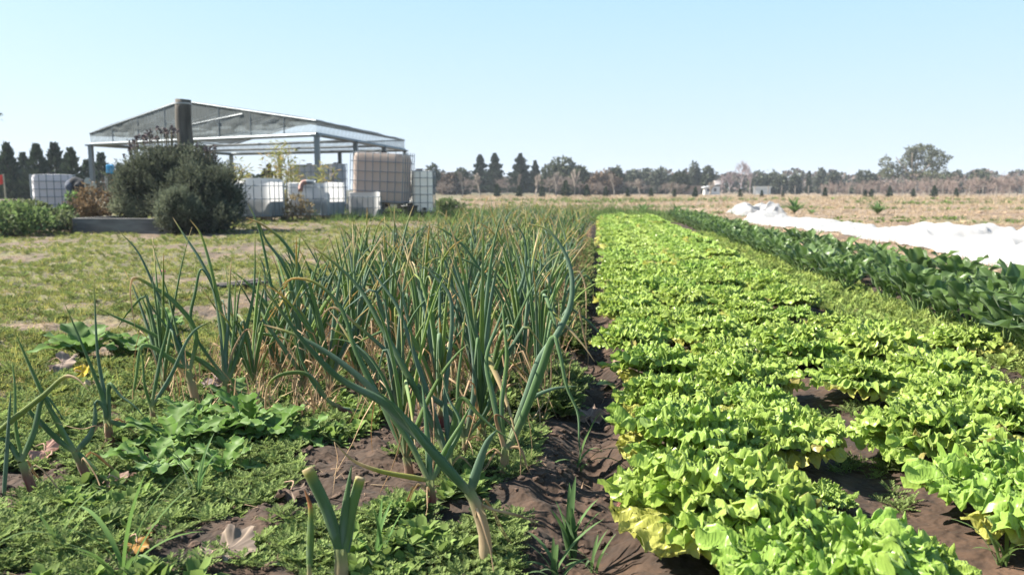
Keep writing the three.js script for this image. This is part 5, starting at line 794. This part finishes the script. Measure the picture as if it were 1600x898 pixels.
const leafyPlant = (seed, n, k = 1, tones = [[0.07, 0.125, 0.038], [0.115, 0.195, 0.044]], res = {}) => { const R = rng(seed); return Array.from({ length: n }, (_, i) => spoonLeaf({ az: i * 2.4 + R() * 0.5, lean: lerp(0.08, 0.85, 1 - i / n) + 0.2 * R(), pet: (0.07 + 0.07 * R()) * k, len: (0.12 + 0.07 * R()) * k, wid: (0.065 + 0.03 * R()) * k, seed: seed * 13 + i, tone: mix3(tones[0], tones[1], R()), ...res })); };
{
  const near = Array.from({ length: 6 }, (_, k) => leafyPlant(1200 + k, 14).map((g) => g.build())), far = Array.from({ length: 5 }, (_, k) => mergeGeometries(leafyPlant(1230 + k, 15, 1, undefined, { nu: 5, nv: 4 }).map((g) => g.build())));
  const R = rng(66); let a = 0, b = 0;
  for (let row = 0; row < 62; row++) for (const [ci, cx] of [1.86, 2.14, 2.42].entries()) {
    const d = 2.9 + row * 0.31 + (ci % 2) * 0.15 + (R() - 0.5) * 0.12, x = cx + (R() - 0.5) * 0.12, z = -d, p = V(x, gh(x, z), z), turn = R() * 6.28, s = (0.74 + 0.5 * R()) * lerp(1.18, 0.9, sst(3, 10, d)); if (d > 21 || R() < 0.06) continue;
    const group0 = ['dark greens of the row beside the lettuces', 'dark greens of the middle row', 'dark greens of the row beside the white cover'][ci], where = d < 6 ? 'near end' : d < 11 ? 'middle part' : 'far end', label = d < 6 ? `${ordinal('green' + ci)} dark leafy green from the near end of ${['the row beside the lettuces', 'the middle row', 'the row beside the white cover'][ci]}` : `dark glossy leafy green in ${['the row beside the lettuces', 'the middle row', 'the row beside the white cover'][ci]}, ${where} of its bed`;
    if (d < 6) { const t = thing('leafy_green', label, 'leafy green', p, turn, group0 + ', ' + where); near[a++ % 6].forEach((g) => part(t, 'leaf', g, M.chard)); t.scale.setScalar(s); } else { const m = solo('leafy_green', far[b++ % 5], M.chard, label, 'leafy green', p, turn, group0 + ', ' + where); m.scale.setScalar(s); }
  }
  // spiky green clumps on the tan field
  const clump = (label, px, py, n, k, sc) => { const p = onGround(px, py), R4 = rng(px), t = thing('artichoke_plant', label, 'plant', p), gs = []; for (let i = 0; i < n; i++) { const az = i * 2.4, g = new Geo(), lean = 0.2 + 1.0 * R4(), L = (0.35 + 0.3 * R4()) * sc, pts = []; let q = V(), e = Math.PI / 2 - lean * 0.6; for (let j = 0; j <= 8; j++) { pts.push(q); e -= 0.12; q = q.clone().add(V(Math.cos(e) * Math.cos(az), Math.sin(e), Math.cos(e) * Math.sin(az)).multiplyScalar(L / 8)); } ribbon(g, pts, (u) => 0.10 * sc * Math.sin(Math.PI * Math.min(1, 0.1 + u * 0.9)) * (0.8 + 0.3 * Math.sin(u * 30)), V(-Math.sin(az), 0, Math.cos(az)), () => mul3([0.10, 0.17, 0.055], 0.8 + 0.4 * R4()), 0.3); part(t, 'leaf', g.build(), M.leaf); } };
  clump('spiky green clump standing alone on the tan field', 1372, 336, 24, 1, 0.95); clump('spiky green clump behind the far heap of white cover', 1242, 334, 26, 1, 1.05); clump('low green clump right of the spiky clump by the far cover', 1268, 336, 14, 1, 0.6); clump('green plant at the far end of the lettuce bed', 1005, 334, 16, 1, 0.8); clump('second green plant at the far end of the lettuce bed', 1058, 334, 16, 1, 0.8);
}
// ------------------------------------------------------------------ weeds, grass, fallen leaves, clods
function lobedLeaf(o) {                                     // deeply lobed mustard-like leaf
  const g = new Geo(), { az, lean, len, wid, seed, tone, lobes = 5, depth = 0.45, nu = 14, nv = 4 } = o, ca = Math.cos(az), sa = Math.sin(az), side = V(-sa, 0, ca), R = rng(seed), bend = 0.6 + R() * 0.8, pts = []; let p = V(), e = Math.PI / 2 - lean;
  for (let i = 0; i <= nu; i++) { pts.push(p); e -= bend / nu; p = p.clone().add(V(Math.cos(e) * ca, Math.sin(e), Math.cos(e) * sa).multiplyScalar(len / nu)); }
  for (let i = 0; i <= nu; i++) { const t = i / nu, T = pts[Math.min(nu, i + 1)].clone().sub(pts[Math.max(0, i - 1)]).normalize(), n = V().crossVectors(side, T), w = 0.5 * wid * (0.12 + 0.88 * Math.pow(Math.sin(Math.PI * clamp(0.04 + t * 0.93)), 0.8) * (0.45 + 0.75 * t)) * (1 - depth + depth * Math.abs(Math.cos(t * Math.PI * lobes))) + 0.001; for (let j = 0; j <= nv; j++) { const u = j / nv * 2 - 1, h = 0.3 * w * u * u + 0.007 * Math.abs(u) * Math.sin(t * 19 + seed), rib = Math.exp(-sq(u * 6)); g.vv(pts[i].clone().addScaledVector(side, u * w).addScaledVector(n, h).addScaledVector(T, Math.abs(u) * w * 0.35), mix3(mul3(tone, 0.85 + 0.3 * R()), [0.25, 0.33, 0.15], rib * 0.6)); } }
  for (let i = 0; i < nu; i++) for (let j = 0; j < nv; j++) { const q = i * (nv + 1) + j; g.quad(q, q + nv + 1, q + nv + 2, q + 1); }
  return g.build();
}
{
  const weed = (name, label, px, py, n, len, wid, seed, tone, o = {}) => { const p = onGround(px, py), R = rng(seed), t = thing(name, label, 'weed', p); for (let i = 0; i < n; i++) part(t, 'leaf', lobedLeaf({ az: i * 2.4 + R(), lean: (o.lobes === 5 ? 0.2 : 0.12) + (o.lobes === 5 ? 0.85 : 0.6) * R(), len: len * (0.6 + 0.6 * R()), wid: wid * (0.7 + 0.5 * R()), seed: seed + i, tone: mul3(tone, 0.8 + 0.4 * R()), ...o }), M.leaf); return t; };
  weed('mustard_plant', 'broad leaved mustard plant left of the onions, ragged round leaves', 130, 560, 12, 0.20, 0.12, 2100, [0.13, 0.22, 0.06], { lobes: 3, depth: 0.25 });
  weed('mustard_plant', 'mustard plant with round leaves behind the left onions', 205, 560, 10, 0.17, 0.10, 2120, [0.13, 0.22, 0.06], { lobes: 3, depth: 0.2 });
  weed('mustard_plant', 'small mustard plant between the folded onion leaves at left', 262, 520, 7, 0.17, 0.09, 2130, [0.13, 0.22, 0.06], { lobes: 2, depth: 0.15 });
  [[330, 690, 14, 0.16], [390, 672, 12, 0.15], [270, 690, 11, 0.14], [430, 690, 11, 0.14], [240, 735, 10, 0.13], [375, 640, 10, 0.13], [350, 735, 9, 0.12], [480, 690, 9, 0.11], [300, 660, 8, 0.12]].forEach(([x, y, n, l], i) => weed('lobed_weed', `jagged leaved green weed ${['in the middle of the weed patch', 'at the right of the weed patch', 'at the left of the weed patch', 'near the pink onion stem', 'at the front left of the weed patch', 'below the thick upright onion', 'at the shaded front of the weed patch', 'by the tan withered leaf', 'behind the weed patch'][i]}`, x, y, n, l, l * 0.5, 2200 + i * 20, [0.13, 0.225, 0.055], { lobes: 5, depth: 0.55 }));
  // upright narrow leaved weed near the furrow, and grass tufts that stand out
  const tuft = (name, label, px, py, n, len, wid, seed, tone, up = 0.6) => { const p = onGround(px, py), R = rng(seed), t = thing(name, label, 'grass tuft', p); for (let i = 0; i < n; i++) { const g = new Geo(), az = R() * 6.28, L = len * (0.5 + 0.7 * R()), pts = []; let q = V((R() - 0.5) * 0.02, 0, (R() - 0.5) * 0.02), e = Math.PI / 2 - 0.5 * R() * (1.2 - up); const b = (0.3 + R() * 1.5) * (1.3 - up); for (let j = 0; j <= 8; j++) { pts.push(q); e -= b / 8; q = q.clone().add(V(Math.cos(e) * Math.cos(az), Math.sin(e), Math.cos(e) * Math.sin(az)).multiplyScalar(L / 8)); } const c = mul3(tone, 0.8 + 0.4 * R()); ribbon(g, pts, (u) => wid * Math.pow(Math.sin(Math.PI * Math.min(1, 0.12 + u * 0.88)), 0.7), V(-Math.sin(az), 0, Math.cos(az)), () => c, 0.35); part(t, 'blade', g.build(), M.leaf); } };
  tuft('narrow_weed', 'upright weed with long narrow leaves right of the curved stem', 893, 872, 12, 0.15, 0.016, 31, [0.10, 0.18, 0.06], 0.9);
  tuft('grass_tuft', 'grass tuft with arching blades at the bottom left', 190, 905, 11, 0.24, 0.010, 32, [0.11, 0.19, 0.05], 0.4);
  tuft('grass_tuft', 'pale grass tuft over the bare soil at bottom left', 95, 850, 6, 0.13, 0.009, 33, [0.13, 0.20, 0.06], 0.2);
  tuft('grass_tuft', 'grass tuft before the weed patch with thin drooping blades', 308, 780, 7, 0.17, 0.008, 34, [0.10, 0.18, 0.06], 0.8);
  tuft('grass_tuft', 'grass tuft at the bottom edge right of the curved stem', 870, 905, 9, 0.16, 0.010, 35, [0.10, 0.17, 0.06], 0.4);
  tuft('grass_tuft', 'grass tuft right of the cut onion stub', 590, 870, 7, 0.12, 0.008, 36, [0.10, 0.19, 0.05], 0.5);
  tuft('grass_tuft', 'grass tuft growing at the furrow before the biggest lettuce', 925, 895, 8, 0.11, 0.007, 37, [0.10, 0.17, 0.055], 0.4);
  tuft('grass_tuft', 'grass tuft at the bottom right corner by the bare soil', 1565, 885, 12, 0.15, 0.008, 38, [0.14, 0.22, 0.06], 0.3);
  tuft('grass_tuft', 'grass tuft in the weedy strip at the right edge', 1560, 530, 14, 0.28, 0.010, 39, [0.13, 0.21, 0.06], 0.3);
  tuft('grass_tuft', 'grass tuft lying over the furrow beside the dry leaf', 905, 735, 6, 0.17, 0.008, 40, [0.10, 0.17, 0.05], 0.1);
}
{ // fallen dry leaves
  const dead = (name, label, px, py, s, seed, tone, tiltX = 0.1, turn = 0, lift = 0.012) => { const p = onGround(px, py), R = rng(seed), tl = Math.abs(tiltX), t = thing(name, label, 'leaf', V(p.x, p.y + lift + s * Math.sin(tl) * 0.6, p.z), 0), g = new Geo(), N = 60, Kk = 7, base = g.v(0, 0.004, 0, mul3(tone, 0.8)), rows = [];
    for (let k = 1; k <= Kk; k++) { const row = []; for (let i = 0; i <= N; i++) { const a = lerp(-2.75, 2.75, i / N), pk = Math.abs(((a / 2.75 * 2.5 + 0.5) % 1 + 1) % 1 - 0.5) * 2, rr = s * (k / Kk) * (0.68 + 0.27 * Math.pow(1 - pk, 1.1) + 0.05 * Math.cos(a * 17)) * (1 - 0.14 * Math.abs(a) / 2.75), vein = Math.pow(1 - pk, 14); row.push(g.v(Math.sin(a) * rr, 0.62 * s * noise(Math.sin(a) * rr / s * 2.1 + seed, Math.cos(a) * rr / s * 2.4, 0.5) * (k / Kk) + 0.02 * s * (1 - pk) + 0.16 * s * sq(k / Kk) * Math.abs(Math.sin(a * 1.5 + seed)), Math.cos(a) * rr, mul3(mix3(tone, [0.55, 0.42, 0.32], vein * 0.5), 0.88 + 0.2 * noise(i * 0.5, k * 0.7, seed + 0.5)))); } rows.push(row); }
    for (let i = 0; i < N; i++) g.tri(base, rows[0][i], rows[0][i + 1]); for (let k = 0; k < Kk - 1; k++) for (let i = 0; i < N; i++) g.quad(rows[k][i], rows[k + 1][i], rows[k + 1][i + 1], rows[k][i + 1]);
    const m = part(t, 'blade', g.build(), M.dry), sg = new Geo(); m.rotation.set(tl, turn, 0); tube(sg, smooth([V(0, 0.004, 0), V(0.01, 0.012, -s * 0.4), V(-0.01, 0.004, -s * 0.75)], 6), () => 0.0016, 5, () => [0.4, 0.26, 0.18]); part(t, 'stalk', sg.build(), M.dull).rotation.set(tl, turn, 0); };
  dead('dry_leaf', 'large curled greyish tan fallen leaf at the bottom', 358, 874, 0.068, 3, [0.19, 0.15, 0.125], -0.3, 2.6, 0.005);
  dead('dry_leaf', 'pinkish tan fallen leaf lying in the soil furrow', 922, 668, 0.055, 5, [0.27, 0.19, 0.155], -0.6, 2.9, 0.02);
  dead('dry_leaf', 'grey fallen leaf beneath the mustard plant', 98, 588, 0.075, 7, [0.26, 0.20, 0.17], -0.6, 1.4, 0.03);
  dead('yellow_leaf', 'bright yellow fallen leaf beneath the mustard plant', 128, 600, 0.04, 9, [0.60, 0.42, 0.05], -0.7, 2.2, 0.03);
  dead('dry_leaf', 'pale fallen leaf beside the yellow one', 143, 612, 0.045, 11, [0.46, 0.36, 0.24], -0.3, 0.2);
  dead('dry_leaf', 'brown fallen leaf below the reddish stem at the left', 70, 712, 0.055, 13, [0.38, 0.22, 0.18], -0.4, 1.0);
  dead('dry_leaf', 'brown fallen leaf at the right foot of the leaning onion', 185, 762, 0.045, 15, [0.30, 0.20, 0.16], -0.2, 2.0);
  dead('orange_leaf', 'orange and tan fallen leaf behind the bottom left grass', 215, 868, 0.035, 17, [0.36, 0.20, 0.06], -0.3, 1.2);
  dead('dry_leaf', 'dark fallen leaf in the shade of the weed patch', 455, 775, 0.05, 19, [0.10, 0.07, 0.055], -0.3, 0.5);
  dead('dry_leaf', 'fallen leaf behind the thick stemmed onion', 335, 618, 0.06, 21, [0.22, 0.17, 0.17], -0.6, 0.8, 0.02);
  dead('dry_leaf', 'dry leaf at the far bend of the furrow', 960, 570, 0.05, 23, [0.34, 0.24, 0.18], -0.3, 0.4);
  dead('dry_leaf', 'brown leaf under the lettuces at the right edge', 1585, 838, 0.05, 25, [0.42, 0.24, 0.14], -0.2, 1.9);
}
{ // scattered masses
  const feather = (seed) => { const g = new Geo(), R = rng(seed); for (let i = 0; i < 9; i++) { const az = i * 2.4, L = 0.035 + 0.03 * R(), e0 = 0.35 + 0.8 * R(), d = V(Math.cos(az) * Math.cos(e0), Math.sin(e0), Math.sin(az) * Math.cos(e0)), s = V(-Math.sin(az), 0, Math.cos(az)), c = mul3([0.17, 0.225, 0.07], 0.75 + 0.5 * R()); for (let j = 1; j <= 5; j++) { const q = d.clone().multiplyScalar(L * j / 5); q.y -= 0.25 * L * sq(j / 5); for (const w of [-1, 1]) { const dd = d.clone().multiplyScalar(0.7).addScaledVector(s, w * 0.8).add(V(0, 0.2, 0)).normalize(); leaf4(g, q, dd, V().crossVectors(dd, V(0, 1, 0)).normalize(), 0.014, 0.007, c, 0.1); } } leaf4(g, d.clone().multiplyScalar(L * 0.9).add(V(0, -0.2 * L, 0)), d, s, 0.014, 0.008, c); } return g.build(); };
  const rosette = (seed) => { const g = new Geo(), R = rng(seed); for (let i = 0; i < 10; i++) { const az = i * 2.4 + R(), e0 = 0.2 + 0.9 * R(), d = V(Math.cos(az) * Math.cos(e0), Math.sin(e0), Math.sin(az) * Math.cos(e0)), c = mul3([0.16, 0.23, 0.06], 0.7 + 0.6 * R()); ribbon(g, [V(), d.clone().multiplyScalar(0.02), d.clone().multiplyScalar(0.04).add(V(0, -0.002, 0)), d.clone().multiplyScalar(0.055).add(V(0, -0.008, 0))], (u) => 0.022 * Math.sin(Math.PI * clamp(u * 0.9 + 0.1)), V(-Math.sin(az), 0, Math.cos(az)), () => c, 0.3); } return g.build(); };
  const blades = (seed, n, L, w, tone) => { const g = new Geo(), R = rng(seed); for (let i = 0; i < n; i++) { const az = R() * 6.28, l = L * (0.5 + 0.7 * R()), e0 = 0.5 + 0.9 * R(), d = V(Math.cos(az) * Math.cos(e0), Math.sin(e0), Math.sin(az) * Math.cos(e0)), o = V((R() - 0.5) * L * 0.6, 0, (R() - 0.5) * L * 0.6), c = mul3(tone, 0.7 + 0.6 * R()); ribbon(g, [o, o.clone().addScaledVector(d, l * 0.5), o.clone().addScaledVector(d, l).add(V(0, -l * 0.25 * R(), 0))], (u) => w * (1 - u * 0.9), V(-Math.sin(az), 0, Math.cos(az)), () => c, 0.3); } return g.build(); };
  const R = rng(4242), col = (a = 0.75, b = 0.5, warm = 0) => { const k = a + b * R(), y = warm * R(); return RGB(k * (1 + 0.5 * y), k * (1 + 0.1 * y), k * (1 - 0.2 * y)); };
  const scatter = (name, geos, mat, n, pick, label, cat, size, cc = () => col(), flat = 0) => { const mats = geos.map(() => []), cols = geos.map(() => []); let tries = 0; for (let i = 0; i < n && tries < n * 40; tries++) { const q = pick(); if (!q) continue; const [x, z, s = 1] = q, k = i % geos.length; mats[k].push(place(x, gh(x, z) - 0.003, z, R() * 6.28, size() * s, R() * 0.35, R() * 6.28, flat || 1)); cols[k].push(cc()); i++; } geos.forEach((g, k) => stuff(name, g, mat, mats[k], cols[k], label, cat)); };
  const nearD = (a, b) => a * Math.pow(b / a, R());         // more of them near, fewer far
  // feathery and round leaved weeds between the onions
  const patch = (x, z, f, thr) => noise(x * f + 30, z * f + 12) + 0.6 * noise(x * f * 2.7, z * f * 2.7) > thr;
  scatter('ground_weeds', [feather(1), feather(2), feather(3)], M.weed, 10000, () => { const d = nearD(1.25, 9), x = -2.1 + R() * 2.05; if (x > -0.16 || !patch(x, -d, 3.3, 0.0 + 0.4 * (R() - 0.5))) return; return [x, -d]; }, 'low feathery weeds covering the soil between the onions', 'weeds', () => 0.3 + 0.6 * R());
  scatter('ground_weeds', [rosette(4), rosette(5), rosette(6)], M.weed, 1500, () => { const d = nearD(1.3, 12), x = -2.0 + R() * 1.95; if (x > -0.16 || !patch(x + 5, -d, 2.6, 0.45)) return; return [x, -d]; }, 'small round leaved weeds between the onions', 'weeds', () => 0.5 + 0.7 * R());
  // weeds along the onion side of the furrow
  scatter('furrow_weeds', [feather(7), rosette(8), feather(9)], M.weed, 2600, () => { const d = nearD(2.6, 12), x = -0.34 + R() * 0.25; if (!patch(x, -d, 3, -0.35)) return; return [x, -d]; }, 'bushy little weeds along the onion side of the furrow', 'weeds', () => 0.9 + 0.9 * R(), () => col(0.65, 0.4));
  // weedy strip between lettuces and dark greens
  scatter('strip_weeds', [feather(10), rosette(11), blades(12, 9, 0.05, 0.006, [0.16, 0.22, 0.06])], M.weed, 3000, () => { const d = nearD(2.4, 14), x = 1.42 + R() * 0.5 + (d < 4 ? R() * 0.7 : 0); return [x, -d]; }, 'pale green weeds in the strip between lettuces and dark greens', 'weeds', () => 0.8 + 0.9 * R(), () => col(1.0, 0.5, 0.4));
  scatter('soil_weeds', [feather(13), blades(14, 6, 0.05, 0.004, [0.12, 0.19, 0.05])], M.weed, 260, () => { const d = nearD(1.4, 5), x = R() * 1.4; if (!patch(x, -d, 4, 0.5) || Math.abs(x - 0.72) > 0.25) return; return [x, -d]; }, 'tiny weeds dotted over the bare soil among the lettuces', 'weeds', () => 0.4 + 0.5 * R());
  // lawn
  const lawn = [blades(20, 12, 0.045, 0.0045, [0.25, 0.275, 0.09]), blades(21, 12, 0.055, 0.0045, [0.29, 0.30, 0.10]), blades(22, 12, 0.035, 0.004, [0.25, 0.30, 0.08]), feather(23)];
  scatter('grass', lawn, M.weed, 26000, () => { const d = nearD(2.2, 30), a = -0.95 + R() * 1.1, x = a * d; if (x > -1.62 - 0.1 * R() && d < 18.5) return; if (d >= 18.5 && x > 2 - (30 - d) * 0.1) return; if (lawnMask(x, -d) < 0.05 + 0.36 * (R() - 0.5)) return; return [x, -d, lerp(0.85, 1.9, sst(4, 25, d))]; }, 'short patchy lawn grass and clover', 'grass', () => 0.55 + 0.6 * R(), () => col(0.7, 0.6, 0.5));
  scatter('dead_grass', [blades(24, 10, 0.05, 0.004, [0.36, 0.27, 0.15]), blades(25, 8, 0.07, 0.004, [0.42, 0.32, 0.19])], M.dry, 12000, () => { const d = nearD(2.2, 30), x = (-0.95 + R() * 1.1) * d; if (x > -1.5 && d < 18.5) return; if (d >= 18.5 && x > 2) return; return [x, -d, lerp(0.8, 1.6, sst(4, 25, d))]; }, 'dry straw coloured grass bits in the lawn', 'grass', () => 0.5 + 0.6 * R(), () => col(0.7, 0.5), 0.5);
  // withered straw lying between the onions
  scatter('onion_litter', [blades(26, 8, 0.10, 0.006, [0.50, 0.36, 0.22]), blades(27, 6, 0.14, 0.007, [0.44, 0.29, 0.17])], M.dry, 2900, () => { const d = nearD(2.5, 17), x = -1.65 + R() * 1.5; if (d < 3.3 && R() < 0.75) return; return [x, -d]; }, 'tan withered onion leaves littered between the rows', 'plant litter', () => 0.7 + 0.8 * R(), () => col(0.7, 0.5));
  scatter('straw_bits', [blades(28, 3, 0.07, 0.004, [0.42, 0.31, 0.20]), blades(29, 2, 0.10, 0.005, [0.34, 0.23, 0.15])], M.dry, 420, () => { const d = nearD(1.3, 3.4), x = -1.9 + R() * 1.95; return [x, -d]; }, 'bits of dry straw lying on the soil and weeds', 'plant litter', () => 0.5 + 0.6 * R(), () => col(0.5, 0.5), 0.12);
  // tan field: dry tufts and clods
  const fieldPick = (lo, hi) => () => { const d = nearD(lo, hi), x = (-0.2 + R() * 1.15) * d; const inField = (x > 2.8 && d > 4) || (d > 27 && x > -0.17 * d); if (!inField) return; return [x, -d, lerp(0.8, 3.2, sst(6, 70, d))]; };
  scatter('dry_grass', [blades(30, 12, 0.10, 0.008, [0.40, 0.30, 0.20]), blades(31, 10, 0.14, 0.008, [0.35, 0.265, 0.175]), blades(32, 9, 0.08, 0.01, [0.44, 0.34, 0.235])], M.dry, 17000, fieldPick(4, 95), 'dry tan grass and straw over the field', 'dry grass', () => 0.6 + 0.7 * R(), () => col(0.75, 0.5), 0.75);
  scatter('field_weeds', [rosette(33), blades(34, 10, 0.09, 0.008, [0.11, 0.17, 0.05])], M.weed, 2600, () => { const q = fieldPick(5, 60)(); return q && fbm(q[0] * 0.11 + 50, q[1] * 0.3 + 20, 4) > 0.1 ? q : null; }, 'green weeds in patches on the tan field', 'weeds', () => 0.8 + 1.0 * R());
  scatter('bed_end_weeds', [rosette(35), blades(36, 10, 0.2, 0.01, [0.11, 0.17, 0.05]), feather(37)], M.weed, 2200, () => { const d = 18 + R() * 9, x = -7 + R() * 9; return [x, -d, 1.3]; }, 'green weeds past the far end of the beds', 'weeds', () => 0.8 + 0.8 * R());
  const clod = (seed) => { const g = new THREE.IcosahedronGeometry(1, 2), P = g.attributes.position, c = []; for (let i = 0; i < P.count; i++) { const x = P.getX(i), y = P.getY(i), z = P.getZ(i), k = 1 + 0.38 * noise(x * 1.6 + seed * 7, y * 1.6, z * 1.6 + 0.5) + 0.15 * noise(x * 4, y * 4 + seed, z * 4 + 0.5); P.setXYZ(i, x * k, y * k * 0.7, z * k); c.push(1, 1, 1); } g.setAttribute('color', new THREE.Float32BufferAttribute(c, 3)); g.computeVertexNormals(); return g; };
  const clods = [clod(1), clod(2), clod(3)];
  const soilCol = () => { const k = 0.6 + 0.7 * R(); return RGB(0.066 * k, 0.040 * k, 0.027 * k); };
  scatter('soil_clods', clods, M.clod, 19000, () => { const d = nearD(1.2, 10), x = -2 + R() * 2.05; return [x, -d]; }, 'dark crumbly soil clods of the onion bed', 'soil', () => 0.0015 + 0.015 * Math.pow(R(), 4), soilCol);
  scatter('soil_crumbs', clods, M.clod, 8000, () => { const d = nearD(1.2, 7), x = -0.05 + R() * 1.6; return [x, -d]; }, 'fine soil crumbs among the lettuces', 'soil', () => 0.0015 + 0.006 * Math.pow(R(), 4), soilCol);
  scatter('field_clods', clods, M.clod, 3000, () => { const d = nearD(5, 40), x = 2.7 + R() * d * 0.9; return [x, -d, lerp(1, 1.8, sst(8, 40, d))]; }, 'sandy clods and rough lumps of the dry field', 'soil', () => 0.012 + 0.05 * Math.pow(R(), 3), () => { const k = 0.7 + 0.5 * R(); return RGB(0.36 * k, 0.24 * k, 0.15 * k); }, 0.55);
}
renderer.render(scene, camera);
